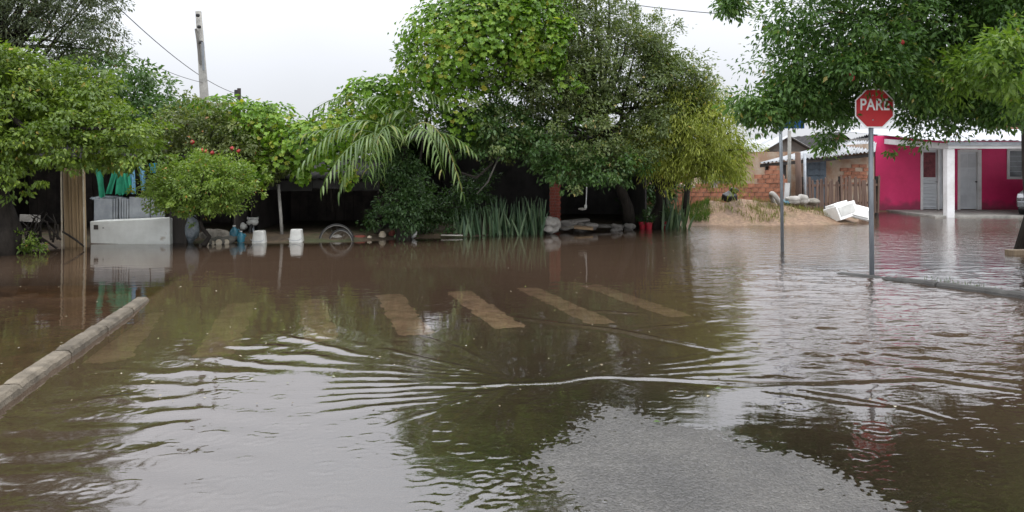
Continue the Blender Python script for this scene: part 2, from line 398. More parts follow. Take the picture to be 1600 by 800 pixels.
L_.new(r1.outputs[0], mu.inputs[1]); L_.new(r2.outputs[0], mu.inputs[2]); L_.new(mu.outputs[0], p.inputs['Base Color'])
p.inputs['Roughness'].default_value = .36; p.inputs['Specular IOR Level'].default_value = .36
p.inputs['Coat Weight'].default_value = .15; p.inputs['Coat Roughness'].default_value = .22
bp = N_.new('ShaderNodeBump'); bp.inputs['Strength'].default_value = .7; bp.inputs['Distance'].default_value = .007
L_.new(vo.outputs['Distance'], bp.inputs['Height']); bp.invert = True
L_.new(bp.outputs[0], p.inputs['Normal']); L_.new(bp.outputs[0], p.inputs['Coat Normal'])

rx = axis([(-30, -9, 60), (-9, -1.0, 90), (-1.0, 2.4, 340), (2.4, 8, 65), (8, 40, 90)]); ry = axis([(-8, 2.8, 40), (2.8, 5.8, 280), (5.8, 11, 80), (11, 24, 90)])
v, f = grid(rx, ry, roadZ)
c = v[f].mean(1); s = shoreY(c[:, 0])
inroad = ((c[:, 0] > kerbL(c[:, 1]) - .12) & (c[:, 0] < kerbRx(c[:, 1]) + .12) & (c[:, 1] < 12)) | ((c[:, 1] > 9.3) & (c[:, 1] < s - 2.0) & (c[:, 0] < 6)) | ((c[:, 1] > 12.3) & (c[:, 1] < np.minimum(s - 2.0, 19)))
f = f[inroad]
used = np.unique(f); rm = -np.ones(len(v), int); rm[used] = np.arange(len(used)); v = v[used]; f = rm[f]
road = place('road', np_mesh('road', v, f, M['asphalt'], True), None, (0, 0, 0)); tag(road, kind='structure')

# crosswalk
M['road_paint'] = pmat('road_paint', (.64, .56, .46), (.30, .26, .21), 5, .7, .4, 90, c3=(.72, .65, .55), detail=10)
stripes = [((-4.02, 8.46), (-3.27, 6.15), .42), ((-3.19, 9.06), (-2.46, 6.36), .38), ((-2.42, 9.30), (-1.72, 6.9), .36), ((-1.55, 9.6), (-.88, 7.1), .36),
           ((-.70, 9.85), (0.0, 7.42), .36), ((.19, 10.16), (.92, 7.68), .36), ((1.02, 10.45), (1.78, 8.05), .36)]
for k, (a, b, w) in enumerate(stripes):
    a = np.array(a); b = np.array(b); d = b - a; ln = np.linalg.norm(d); d /= ln; n = np.array([-d[1], d[0]])
    t = np.linspace(0, 1, 120); u = np.linspace(-.5, .5, 19)
    T, U = np.meshgrid(t, u)
    q_ = (a+b)/2; k_ = (CAM_H - float(roadZ(q_[0], q_[1])))/CAM_H; a = a*k_; b = b*k_; ln *= k_
    wob = .02 * fbm(T * 6 + k * 9, U * 3, 1.5, 3, 21)
    X = a[0] + d[0]*T*ln + n[0]*(U*w + wob); Y = a[1] + d[1]*T*ln + n[1]*(U*w + wob)
    Z = roadZ(X, Y) + .005
    v = np.stack([X.ravel(), Y.ravel(), Z.ravel()], 1)
    i = (np.arange(18)[:, None]*120 + np.arange(119)[None, :]).ravel(); f = np.stack([i, i+1, i+121, i+120], 1)
    cc_ = v[f].mean(1); uu = np.abs((U.ravel()[f]).mean(1)); tt_ = np.abs(T.ravel()[f].mean(1)-.5)
    f = f[(fbm(cc_[:, 0], cc_[:, 1], 6.0, 3, 33) > -.75 + 1.0*sstep(.36, .5, uu) + .9*sstep(.46, .5, tt_) - .02)]
    place('crosswalk_stripe', np_mesh('crosswalk_stripe', v, f, M['road_paint'], True), road, (0, 0, 0))

# flood water --------------------------------------------------------------
def PW(px, py): D = DW(py); return ((px - 800) / FOC * D, D)
def seg_ridge(X, Y, pts, amp, wid):
    """rounded standing wave along a line; back side steeper"""
    pts = [PW(*q) for q in pts]; best = np.full(X.shape, 9.0); fade = np.zeros(X.shape); tot = 0
    lens = [math.dist(pts[i], pts[i+1]) for i in range(len(pts)-1)]; S = sum(lens); acc = 0
    for i in range(len(pts)-1):
        ax, ay = pts[i]; bx, by = pts[i+1]; dx, dy = bx-ax, by-ay; q = dx*dx+dy*dy
        t = np.clip(((X-ax)*dx + (Y-ay)*dy)/q, 0, 1)
        sg = np.sign((X-ax)*dy - (Y-ay)*dx)
        d = np.hypot(X-ax-t*dx, Y-ay-t*dy)
        w = d < np.abs(best); s = (acc + t*lens[i])/S
        best = np.where(w, d*sg, best); fade = np.where(w, np.sin(np.pi*np.clip(s, .02, .98))**.5, fade); acc += lens[i]
    e = best + .012*lat_noise(X, Y, 5, 3)
    return amp * fade * (np.exp(-(e/wid)**2) - .45*np.exp(-((e-1.7*wid)/(1.3*wid))**2) - .25*np.exp(-((e+1.8*wid)/(1.5*wid))**2))
def chop(X, Y):
    """how choppy the surface is, 0..1"""
    a = sstep(1.6, 3.2, X - .10*(Y-8)) * sstep(5.3, 6.6, Y + .2*lat_noise(X, Y, .7, 4))
    a = a * (1 + .6*sstep(12, 15, Y)*(1-sstep(17, 20, Y))) * (1 - .6*sstep(19, 23, Y))
    return a
def waveZ(X, Y):
    H = np.zeros(X.shape)
    # fan of ripples running left from the shallow edge
    sx, sy = .55, 5.62
    r = np.hypot(X-sx, Y-sy); th = np.arctan2(Y-sy, -(X-sx))
    wob = fbm(X, Y, .9, 3, 11)*1.6 + fbm(X, Y, 2.8, 3, 12)*1.1
    ph = th*64*(1 - .10*np.clip(r-1.2, 0, 3)) + wob*2.3 + .4*r
    lam = np.maximum(2*np.pi*np.maximum(r, .35)/64, .06)
    msk = sstep(.3, .8, r)*(1-sstep(2.9, 4.1, r))*sstep(-.62, -.28, th)*(1-sstep(.42, .80, th))*(X < sx)
    msk = msk*np.clip(.70+1.5*fbm(X, Y, .9, 2, 31), .05, 1.4)
    s1 = 2*((np.sin(ph)+1)/2)**2.2 - .75; H += .0185*np.minimum(lam, .42)*msk*s1*(.75+.6*lat_noise(X, Y, 2.2, 37))
    # long low swells near the lower left
    m2 = sstep(-1.0, -1.9, X)*(1-sstep(4.6, 5.6, Y))
    H += m2*.0030*np.sin((Y*1.0+X*.25)*2*np.pi/.36 + fbm(X, Y, .8, 2, 14)*3.0)
    # small chop on the right
    c = chop(X, Y)
    q1 = fbm(X*.75, Y*1.5, 2.3, 4, 41); q2 = fbm(X*.8 + .15*Y, Y*1.8, 5.2, 3, 43)
    H += c*(.0150*q1 + .0105*q2)
    # fan of fine crests right of the meeting point
    th2 = np.arctan2(Y-5.62, X+.05); r2 = np.hypot(X+.05, Y-5.62)
    m3 = sstep(.25, .6, r2)*(1-sstep(2.6, 4.5, r2))*sstep(.02, .1, th2)*(1-sstep(.42, .62, th2))*(X > 0)
    H += m3*.0050*np.minimum(r2*.13, .22)*np.sin(th2*62 + 2.2*fbm(X, Y, 1.1, 3, 51))*1.5
    # general light unevenness, calm far left
    H += .0011*fbm(X, Y*1.4, 1.7, 3, 61) + .0005*fbm(X, Y*1.6, 5.5, 2, 63)
    # standing waves where the current meets
    for pts, a, w in RIDGES: H += seg_ridge(X, Y, pts, a, w)
    return H
RIDGES = [
 ([(700,606),(780,601),(860,598),(930,588),(1050,593),(1180,600),(1330,596),(1450,592),(1600,612),(1700,640)], .0085, .034),
 ([(805,496),(870,505),(960,515),(1060,535),(1150,552)], .0075, .045),
 ([(925,486),(960,488),(1000,491)], .006, .04),
 ([(990,515),(1060,509),(1130,498)], .005, .05),
 ([(1150,528),(1230,545),(1330,562),(1450,578),(1620,600)], .0085, .05),
 ([(1300,545),(1430,556),(1600,575)], .007, .06),
 ([(1400,530),(1500,535),(1650,545)], .008, .06),
 ([(1250,608),(1340,622),(1430,640),(1490,656)], .005, .03),
 ([(1200,610),(1300,626),(1400,636)], .005, .03),
 ([(690,690),(720,662),(760,630),(800,596),(806,566)], .0045, .022),
 ([(720,800),(770,765),(806,742)], .004, .018),
 ([(800,790),(802,755)], .003, .012),
 ([(880,585),(930,570),(1000,555)], .004, .028),
 ([(850,592),(900,566),(950,545)], .003, .026),
 ([(340,560),(345,620),(335,660),(350,690)], .0025, .02),
 ([(812,599),(740,604),(650,603),(540,612)], .0050, .030),
 ([(806,602),(740,618),(680,642),(600,668)], .0042, .026),
 ([(806,597),(750,582),(690,566),(600,545)], .0042, .028),
 ([(800,594),(770,570),(720,545),(640,520)], .0036, .028),
]
wx = axis([(-8.2, -4.6, 110), (-4.6, 5.2, 420), (5.2, 10.2, 150)])
wy = np.concatenate([[1.6], 1.6 + np.cumsum(np.interp(np.linspace(0, 1, 470), [0, .15, .6, 1], [.012, .013, .022, .046]))])
wy = wy[:np.searchsorted(wy, 13.9)]
edge = lambda X, Y: sstep(wx[0], wx[0]+.6, X)*(1-sstep(wx[-1]-.6, wx[-1], X))*sstep(wy[0], wy[0]+.4, Y)*(1-sstep(wy[-1]-.8, wy[-1], Y))
drops = []
def surf(X, Y):
    H = waveZ(X, Y)
    # rings of raindrops
    rr = random.Random(5)
    for k in range(800):
        D = 1/rr.uniform(1/12.5, 1/2.6); x = rr.uniform(-.75, .75)*D
        if x < -8 or x > 10: continue
        ix0, ix1 = np.searchsorted(wx, [x-.22, x+.22]); iy0, iy1 = np.searchsorted(wy, [D-.22, D+.22])
        if ix1-ix0 < 2 or iy1-iy0 < 2: continue
        xs = X[iy0:iy1, ix0:ix1]; ys = Y[iy0:iy1, ix0:ix1]; r = np.hypot(xs-x, ys-D)
        R0 = rr.uniform(.03, .11); a = rr.uniform(.0009, .0026)
        H[iy0:iy1, ix0:ix1] += a*np.cos((r-R0)*2*np.pi/.05)*np.exp(-((r-R0)/.03)**2)
    return H*edge(X, Y)
v, f = grid(wx, wy, surf)
# still water all round: coarse frame of quads butted to the rippled sheet
def frame(x0, x1, y0, y1, nx, ny, base):
    vv, ff = grid(np.linspace(x0, x1, nx), np.linspace(y0, y1, ny), lambda X, Y: X*0)
    return vv, ff + base
vs, fs = [v], [f]; n = len(v)
x0, x1, y0, y1 = wx[0], wx[-1], wy[0], wy[-1]
for a in ((x0, x1, y1, 40, 60, 60), (-60, x0, y0, 40, 60, 50), (x1, 60, y0, 40, 60, 50), (-60, 60, -40, y0, 60, 10)):
    a_, b_ = frame(*a, n); vs.append(a_); fs.append(b_); n += len(a_)
v = np.concatenate(vs); f = np.concatenate(fs)
inr = (v[:, 0] > kerbL(v[:, 1])) & (v[:, 0] < kerbRx(v[:, 1])) & (v[:, 1] < 12)
gzv = groundZ(v[:, 0], v[:, 1]); bed = np.where(inr, roadZ(v[:, 0], v[:, 1]), gzv + .05*(v[:, 1] > 9.3)*(gzv < -.05))
depth = np.clip(v[:, 2] - bed, 0, .3)

m, N_, L_ = newmat('flood_water'); M['water'] = m
o = N_.new('ShaderNodeOutputMaterial'); tc = N_.new('ShaderNodeTexCoord')
ac = N_.new('ShaderNodeAttribute'); ac.attribute_name = 'chop'; ad = N_.new('ShaderNodeAttribute'); ad.attribute_name = 'depth'
mp = N_.new('ShaderNodeMapping'); mp.inputs['Scale'].default_value = (.8, 1.5, 1); L_.new(tc.outputs['Object'], mp.inputs[0])
n1 = N_.new('ShaderNodeTexNoise'); n1.inputs['Scale'].default_value = 3.2; n1.inputs['Detail'].default_value = 4; L_.new(mp.outputs[0], n1.inputs['Vector'])
n2 = N_.new('ShaderNodeTexNoise'); n2.inputs['Scale'].default_value = 13; n2.inputs['Detail'].default_value = 3; L_.new(mp.outputs[0], n2.inputs['Vector'])
sm = N_.new('ShaderNodeMath'); sm.operation = 'MULTIPLY_ADD'; sm.inputs[1].default_value = .30; L_.new(n2.outputs[0], sm.inputs[0]); L_.new(n1.outputs[0], sm.inputs[2])
ds = N_.new('ShaderNodeMath'); ds.operation = 'MULTIPLY_ADD'; ds.inputs[1].default_value = .020; ds.inputs[2].default_value = .0016; L_.new(ac.outputs['Fac'], ds.inputs[0])
hm = N_.new('ShaderNodeMath'); hm.operation = 'MULTIPLY'; L_.new(sm.outputs[0], hm.inputs[0]); L_.new(ds.outputs[0], hm.inputs[1])
bp = N_.new('ShaderNodeBump'); bp.inputs['Strength'].default_value = 1; bp.inputs['Distance'].default_value = 1.0; L_.new(hm.outputs[0], bp.inputs['Height'])
fr = N_.new('ShaderNodeFresnel'); fr.inputs['IOR'].default_value = 2.1; L_.new(bp.outputs[0], fr.inputs['Normal'])
gl = N_.new('ShaderNodeBsdfGlossy'); gl.inputs['Roughness'].default_value = .03; gl.inputs['Color'].default_value = (1, 1, 1, 1); L_.new(bp.outputs[0], gl.inputs['Normal'])
gr = N_.new('ShaderNodeMath'); gr.operation = 'MULTIPLY_ADD'; gr.inputs[1].default_value = .02; gr.inputs[2].default_value = .03; L_.new(ac.outputs['Fac'], gr.inputs[0]); L_.new(gr.outputs[0], gl.inputs['Roughness'])
tr = N_.new('ShaderNodeBsdfTransparent'); tr.inputs[0].default_value = (.90, .80, .68, 1)
df = N_.new('ShaderNodeBsdfDiffuse'); df.inputs[0].default_value = (.090, .058, .038, 1)
# murk grows with the depth of water over the bed
e1 = N_.new('ShaderNodeMath'); e1.operation = 'MULTIPLY'; e1.inputs[1].default_value = -7.0; L_.new(ad.outputs['Fac'], e1.inputs[0])
e2 = N_.new('ShaderNodeMath'); e2.operation = 'EXPONENT'; L_.new(e1.outputs[0], e2.inputs[0])
e3 = N_.new('ShaderNodeMath'); e3.operation = 'SUBTRACT'; e3.inputs[0].default_value = 1.0; L_.new(e2.outputs[0], e3.inputs[1])
mb = N_.new('ShaderNodeMixShader'); L_.new(e3.outputs[0], mb.inputs[0]); L_.new(tr.outputs[0], mb.inputs[1]); L_.new(df.outputs[0], mb.inputs[2])
mf = N_.new('ShaderNodeMixShader'); L_.new(fr.outputs[0], mf.inputs[0]); L_.new(mb.outputs[0], mf.inputs[1]); L_.new(gl.outputs[0], mf.inputs[2])
L_.new(mf.outputs[0], o.inputs[0])
wat = place('water', np_mesh('water', v, f, M['water'], True, {'chop': chop(v[:, 0], v[:, 1]), 'depth': depth}), None, (0, 0, 0)); tag(wat, kind='structure')

# kerbs ----------------------------------------------------------------------
def kerb(name, pts, ztops, w, side, mat):
    root = thing(name, (pts[0][0], pts[0][1], 0), None, None, kind='structure')
    for i in range(len(pts)-1):
        a = Vector((*pts[i], 0)); b = Vector((*pts[i+1], 0)); d = (b-a).normalized(); n = Vector((-d.y, d.x, 0))*side
        a = a + d*.009; b = b - d*.009
        za, zb = ztops[i], ztops[i+1]
        mb = MB(); prof = []
        nseg = 16; rk = random.Random(i*13+len(pts)); oz = rk.uniform(-.006, .006); on = rk.uniform(-.008, .008)
        rings = []
        for k in range(nseg+1):
            t = k/nseg; c = a.lerp(b, t); z = za + (zb-za)*t + oz + rk.uniform(-.0025, .0025) - (.010 if k in (0, nseg) else 0) - (.012 if rk.random() < .07 else 0)
            sh = on + rk.uniform(-.004, .004) + (.012 if rk.random() < .08 else 0)
            rings.append([c + n*sh + Vector((0,0,-.3)), c + n*(.012+sh) + Vector((0,0,z-.030)), c + n*(.035+sh) + Vector((0,0,z-.004)), c + n*(.055+sh)+Vector((0,0,z)), c + n*(w-.02) + Vector((0,0,z+.002)), c + n*w + Vector((0,0,z-.018)), c + n*w + Vector((0,0,-.3))])
        m_ = len(rings[0]); vs = [p for r in rings for p in r]; fs = []
        for k in range(nseg):
            for j in range(m_): fs.append((k*m_+j, k*m_+(j+1) % m_, (k+1)*m_+(j+1) % m_, (k+1)*m_+j))
        fs.append(tuple(range(m_))); fs.append(tuple(nseg*m_+j for j in range(m_-1, -1, -1)))
        mb.add(vs, fs); mb.build('kerb_stone', mat, root)
    return root
ys = [1.4, 2.4, 3.4, 4.4, 5.4, 6.4, 7.4, 8.35, 9.1]
pts = [(float(kerbL(y)), y) for y in ys]; pts[-1] = (pts[-1][0]-.03, 9.12)
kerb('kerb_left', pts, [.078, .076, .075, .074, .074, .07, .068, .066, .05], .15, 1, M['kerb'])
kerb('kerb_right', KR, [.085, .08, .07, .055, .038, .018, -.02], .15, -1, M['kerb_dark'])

# ------------------------------------------------------------------ foliage tools
def leaf_arrays(P, Dr, Nn, Ln, Wd, lift, hue):
    """folded leaf blades of two triangles each"""
    Dr = Dr/np.linalg.norm(Dr, axis=1)[:, None]
    S = np.cross(Dr, Nn); S /= (np.linalg.norm(S, axis=1)[:, None] + 1e-9); Nn = np.cross(S, Dr)
    Ln = Ln[:, None]; Wd = Wd[:, None]
    a = P; t = P + Dr*Ln - Nn*Ln*.12
    l = P + Dr*Ln*.45 + S*Wd*.5 + Nn*Wd*lift; r = P + Dr*Ln*.45 - S*Wd*.5 + Nn*Wd*lift
    v = np.stack([a, l, t, r], 1).reshape(-1, 3); n = len(P)
    b = np.arange(n)[:, None]*4
    f = np.concatenate([b + np.array([[0, 3, 2]]), b + np.array([[0, 2, 1]])], 1).reshape(-1, 3)
    return v, f, np.repeat(hue, 4)
def unit(n, g): 
    d = g.normal(size=(n, 3)); return d/np.linalg.norm(d, axis=1)[:, None]
def make_crown(blobs, nclump, per, cr, L0, W0, seed, droop=.3, shell=.6, flat=.7, hue_clump=.5, hmin=None, updown=.6, spray=0.0):
    """blobs: (x,y,z,rx,ry,rz,weight). returns vertex arrays and clump centres"""
    g = np.random.default_rng(seed)
    w = np.array([b[6] if len(b) > 6 else b[3]*b[4]*b[5] for b in blobs], float); w /= w.sum()
    bi = g.choice(len(blobs), nclump, p=w)
    B = np.array([b[:6] for b in blobs]); C0 = B[bi, :3]; Rr = B[bi, 3:6]
    d = unit(nclump, g); rad = (shell + (1-shell)*g.random(nclump)**.7)[:, None]
    rad *= (1 + .18*g.normal(size=(nclump, 1)))
    stray = g.random(nclump) < .14; rad[stray] *= (1.10 + .28*g.random(stray.sum()))[:, None]       # sprigs that stick out
    C = C0 + d*Rr*rad
    if hmin is not None: C[:, 2] = np.maximum(C[:, 2], hmin + .2*g.random(nclump))
    ch = g.random(nclump)
    n = nclump*per
    off = unit(n, g)*(g.random(n)**.5)[:, None]; off[:, 2] *= flat
    crn = np.repeat(cr*(.6+.8*g.random(nclump))*np.where(stray, .6, 1), per)
    csz = np.repeat(.72 + .5*g.random(nclump), per)
    ci = np.repeat(np.arange(nclump), per)
    P = C[ci] + off*crn[:, None]
    out = d[ci]*.55 + off*.6 + unit(n, g)*.6; out[:, 2] -= droop*(.4+g.random(n))
    nn = unit(n, g)*.55; nn[:, 2] += updown; nn += d[ci]*.4
    hue = np.clip(hue_clump*ch[ci] + (1-hue_clump)*g.random(n), 0, 1)
    # a few older yellow leaves
    hue = np.where(g.random(n) < .012, 1.0, hue*.93)
    s = (.6+.75*g.random(n))*csz
    return leaf_arrays(P, out, nn, L0*s, W0*s*(.8+.4*g.random(n)), .18, hue), C
def crown_obj(parts, name, mat, parent):
    V = []; F = []; H = []; n = 0
    for v, f, h in parts:
        V.append(v); F.append(f+n); H.append(h); n += len(v)
    v = np.concatenate(V) - np.array(origin(parent)); me = np_mesh(name, v, np.concatenate(F), mat, False, {'hue': np.concatenate(H)})
    o = place(name, me, parent, origin(parent)); o['kind'] = 'stuff'; return o
def limbs(mb, base, top, r0, targets, seed, n=7, rt=.012, wob=.12):
    rr = random.Random(seed); base = Vector(base); top = Vector(top)
    pts = [base.lerp(top, t/5) + Vector((rr.uniform(-1, 1), rr.uniform(-1, 1), 0))*wob*(0 < t < 5) for t in range(6)]
    mb.tube(pts, [r0*(1.25 if i == 0 else 1-.09*i) for i in range(6)], n+2)
    for tg in targets:
        tg = Vector(tg); k = rr.choice([3, 4, 5, 5]); s = pts[k]; mid = s.lerp(tg, .5) + Vector((rr.uniform(-.3, .3), rr.uniform(-.3, .3), .15*(tg-s).length*rr.uniform(.2, 1)))
        q = [s.lerp(mid, u).lerp(mid.lerp(tg, u), u) for u in (0, .2, .4, .6, .8, 1)]
        rb = r0*rr.uniform(.3, .5)
        mb.tube(q, [rb + (rt-rb)*u for u in (0, .2, .4, .6, .8, 1)], max(5, n-2))
    return pts
def blob(px, py, D, rx, ry, rd, w=None):
    """crown lobe; rx, ry as angular sizes seen from the street, rd depth in metres"""
    c = W(px, py, D); k = D/FOC
    b = [c.x, c.y, c.z, rx*k, rd, ry*k]
    b.append(w if w else rx*ry*k*k*rd); return b
def tree(name, label, cat, base, top, r0, blobs, nclump, per, cr, L0, W0, lm, bm_, seed, group=None, ntarget=26, extra=None, **kw):
    root = thing(name, base, label, cat, group)
    arr, C = make_crown(blobs, nclump, per, cr, L0, W0, seed, **kw)
    mb = MB(); rr = random.Random(seed); tg = [C[i] for i in rr.sample(range(len(C)), min(ntarget, len(C)))]
    limbs(mb, base, top, r0, tg, seed, rt=.006); mb.build('trunk', bm_, root, smooth=True)
    crown_obj([arr] + (extra or []), 'crown', lm, root)
    return root, C

M['lf_bright'] = leafmat('lf_bright', (.060, .105, .016), (.120, .185, .026), (.235, .310, .045), (.33, .26, .06))
M['lf_feather'] = leafmat('lf_feather', (0.050, 0.072, 0.036), (0.086, 0.108, 0.058), (0.137, 0.158, 0.086), (0.230, 0.144, 0.086))
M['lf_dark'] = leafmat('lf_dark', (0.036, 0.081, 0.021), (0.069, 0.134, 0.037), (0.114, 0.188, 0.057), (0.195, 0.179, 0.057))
M['lf_big'] = leafmat('lf_big', (.062, .095, .030), (.120, .160, .055), (.200, .235, .085), (.30, .24, .09))
M['lf_vine'] = leafmat('lf_vine', (0.083, 0.172, 0.017), (0.159, 0.283, 0.029), (0.262, 0.386, 0.054), (0.36, 0.34, 0.05), trans=.42)
M['lf_vine_one'] = leafmat('lf_vine_one', (0.083, 0.172, 0.017), (0.159, 0.283, 0.029), (0.262, 0.386, 0.054), (0.36, 0.34, 0.05), trans=.42, obj_var=True)
M['lf_willow'] = leafmat('lf_willow', (0.143, 0.182, 0.024), (0.254, 0.297, 0.044), (0.389, 0.412, 0.083), (0.506, 0.396, 0.083))
M['lf_right'] = leafmat('lf_right', (.040, .092, .022), (.085, .165, .042), (.150, .245, .055), (.26, .22, .06))
M['lf_right_one'] = leafmat('lf_right_one', (.040, .092, .022), (.085, .165, .042), (.150, .245, .055), (.26, .22, .06), obj_var=True)
M['lf_bush'] = leafmat('lf_bush', (0.079, 0.134, 0.022), (0.149, 0.227, 0.037), (0.236, 0.311, 0.062), (0.385, 0.218, 0.062))
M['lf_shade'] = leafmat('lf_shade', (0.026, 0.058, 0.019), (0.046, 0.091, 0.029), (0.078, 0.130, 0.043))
M['lf_shrub'] = leafmat('lf_shrub', (0.074, 0.106, 0.028), (0.127, 0.157, 0.048), (0.196, 0.226, 0.068), (0.330, 0.166, 0.068))
M['blade'] = leafmat('blade', (0.043, 0.081, 0.043), (0.072, 0.123, 0.064), (0.136, 0.190, 0.102), obj_var=True, trans=.15)
M['palm'] = leafmat('palm', (0.064, 0.109, 0.028), (0.102, 0.162, 0.044), (0.170, 0.228, 0.072), (0.221, 0.209, 0.064), obj_var=True, trans=.25)
M['flower'] = pmat('flower', (.40, .03, .03), (.25, .02, .02), 9, .6)

# ------------------------------------------------------------------ far buildings and yards on the right
def corrug(mb, a, b, c, d, n, amp, thick=.006):
    """corrugated sheet, corners a-b front edge, d-c back edge; ribs run front to back"""
    a, b, c, d = map(Vector, (a, b, c, d)); nrm = (b-a).cross(d-a).normalized()
    if nrm.z < 0: nrm = -nrm
    vs = []; k = n*6+1
    for j in range(3):
        t = j/2
        for i in range(k):
            s = i/(k-1); p = a.lerp(b, s).lerp(d.lerp(c, s), t) + nrm*amp*math.sin(2*math.pi*i/6)
            vs.append(p)
    m = len(vs); vs += [p - nrm*thick for p in vs]; fs = []
    for j in range(2):
        for i in range(k-1):
            q = j*k+i; fs.append((q, q+1, q+k+1, q+k)); fs.append((m+q+k, m+q+k+1, m+q+1, m+q))
    for i in range(k-1):
        fs.append((i, m+i, m+i+1, i+1)); q = 2*k+i; fs.append((q, q+1, m+q+1, m+q))
    for j in range(2):
        q = j*k; fs.append((q, q+k, m+q+k, m+q)); q = j*k+k-1; fs.append((q, m+q, m+q+k, q+k))
    return mb.add(vs, fs)
def sheet_roof(parent, a, b, c, d, nsheet, ribs, mat, amp=.022, jit=.012, seed=0, gap=-.05):
    rr = random.Random(seed); a, b, c, d = map(Vector, (a, b, c, d)); rows = []
    for i in range(nsheet):
        s0 = i/nsheet + (gap/nsheet if i else 0); s1 = (i+1)/nsheet
        z = Vector((0, 0, jit*rr.uniform(0, 1) + .012*(i % 2)))
        e = (d-a).normalized()*rr.uniform(-.06, .06)
        mb = MB(); corrug(mb, a.lerp(b, s0)+z+e, a.lerp(b, s1)+z+e, d.lerp(c, s1)+z, d.lerp(c, s0)+z, ribs, amp)
        mb.build('roof_sheet', mat, parent, smooth=True)

# pink house
D0 = 26.6
X = lambda px, D=D0: (px-800)/FOC*D
Zp = lambda py, D=D0: CAM_H - (py-HOR)/FOC*D
ph = thing('pink_house', (X(1480), D0, 0), 'magenta painted house with white porch post, doors and low pale roof', 'house')
zb = -.05; zt = 2.62
mb = MB(); th = .16
def wl(x0, x1, z0, z1): mb.b2(X(x0), X(x1), D0, D0+th, z0, z1)
wl(1368, 1438, zb, zt); wl(1438, 1476, Zp(230), zt); wl(1476, 1496, zb, zt); wl(1496, 1533, Zp(234), zt); wl(1533, 1573, zb, zt)
wl(1573, 1625, zb, Zp(280)); wl(1573, 1625, Zp(232), zt); wl(1625, 1840, zb, zt)
mb.build('wall', M['pink'], ph)
mb = MB(); mb.b2(X(1368), X(1368)+th, D0+th, D0+4.4, zb, zt-.06); mb.b2(X(1840)-th, X(1840), D0+th, D0+4.4, zb, zt-.06); mb.b2(X(1368)+th, X(1840)-th, D0+4.4-th, D0+4.4, zb, zt-.06)
mb.build('bare_wall', M['plaster_grey'], ph)
mb = MB(); mb.b2(X(1384), X(1840), 23.5, D0-.004, -.15, .055); mb.build('porch_slab', M['concrete'], ph, bevel=.01)
# door with red curtained glass
dr = MB().b2(X(1442), X(1465), D0+.06, D0+.10, .075, Zp(234)).build('door', M['door_white'], ph)
fm = MB(); fm.b2(X(1438), X(1442), D0-.03, D0+.12, .06, Zp(230)); fm.b2(X(1465), X(1467.5), D0-.03, D0+.12, .06, Zp(234)); fm.b2(X(1473.5), X(1476), D0-.03, D0+.12, .06, Zp(230)); fm.b2(X(1442), X(1473.5), D0-.025, D0+.12, Zp(234), Zp(230)+.02)
fm.build('frame', M['white_paint'], dr)
MB().b2(X(1467.5), X(1473.5), D0+.05, D0+.09, .075, Zp(234)).build('side_panel', M['door_white'], dr)
MB().b2(X(1444.2), X(1463.0), D0+.045, D0+.058, Zp(277), Zp(238)).build('pane', M['red_curtain'], dr)
for k in range(9):
    z = .16 + k*.115
    MB().box(((X(1443.6)+X(1463.4))/2, D0+.045, z), (X(1463.4)-X(1443.6), .05, .012), Euler((R(35), 0, 0))).build('slat', M['door_white'], dr)
MB().lathe([(.018, 0), (.018, .05), (.024, .055), (.024, .08)], (X(1463.8), D0+.058, 1.02), 8, Matrix.Rotation(R(90), 3, 'X')).build('handle', M['chrome'], dr)
# plain panelled door
dr = MB().b2(X(1500), X(1527), D0+.06, D0+.10, .075, Zp(238)).build('door', M['door_white'], ph)
fm = MB(); fm.b2(X(1496), X(1500), D0-.03, D0+.12, .06, Zp(234)); fm.b2(X(1527), X(1533), D0-.03, D0+.12, .06, Zp(234)); fm.b2(X(1500), X(1527), D0-.025, D0+.12, Zp(238), Zp(234)+.02)
fm.build('frame', M['white_paint'], dr)
for z0, z1 in ((.16, .55), (.62, 1.0), (1.07, 1.45), (1.52, 1.98)):
    for x0, x1 in ((1501.5, 1513), (1514, 1525.5)): MB().b2(X(x0), X(x1), D0+.048, D0+.058, z0, z1).build('panel', M['door_white'], dr, bevel=.006)
MB().lathe([(.018, 0), (.018, .05), (.024, .055), (.024, .08)], (X(1525.6), D0+.058, 1.02), 8, Matrix.Rotation(R(90), 3, 'X')).build('handle', M['rubber'], dr)
# window
wn = MB(); wn.b2(X(1573), X(1577), D0-.03, D0+.12, Zp(280), Zp(232)); wn.b2(X(1621), X(1625), D0-.03, D0+.12, Zp(280), Zp(232)); wn.b2(X(1577), X(1621), D0-.028, D0+.12, Zp(236), Zp(232)); wn.b2(X(1577), X(1621), D0-.028, D0+.12, Zp(280), Zp(276))
wn = wn.build('window', M['white_paint'], ph)
for x0, x1 in ((1577, 1598), (1600, 1621)):
    MB().b2(X(x0), X(x1), D0+.05, D0+.06, Zp(276), Zp(236)).build('pane', M['glass_grey'], wn)
MB().b2(X(1598), X(1600), D0+.03, D0+.08, Zp(276), Zp(236)).build('mullion', M['white_paint'], wn)
for k in range(1, 5):
    z = Zp(276) + k*(Zp(236)-Zp(276))/5
    MB().b2(X(1577), X(1621), D0+.012, D0+.026, z-.008, z+.008).build('bar', M['galv'], wn)
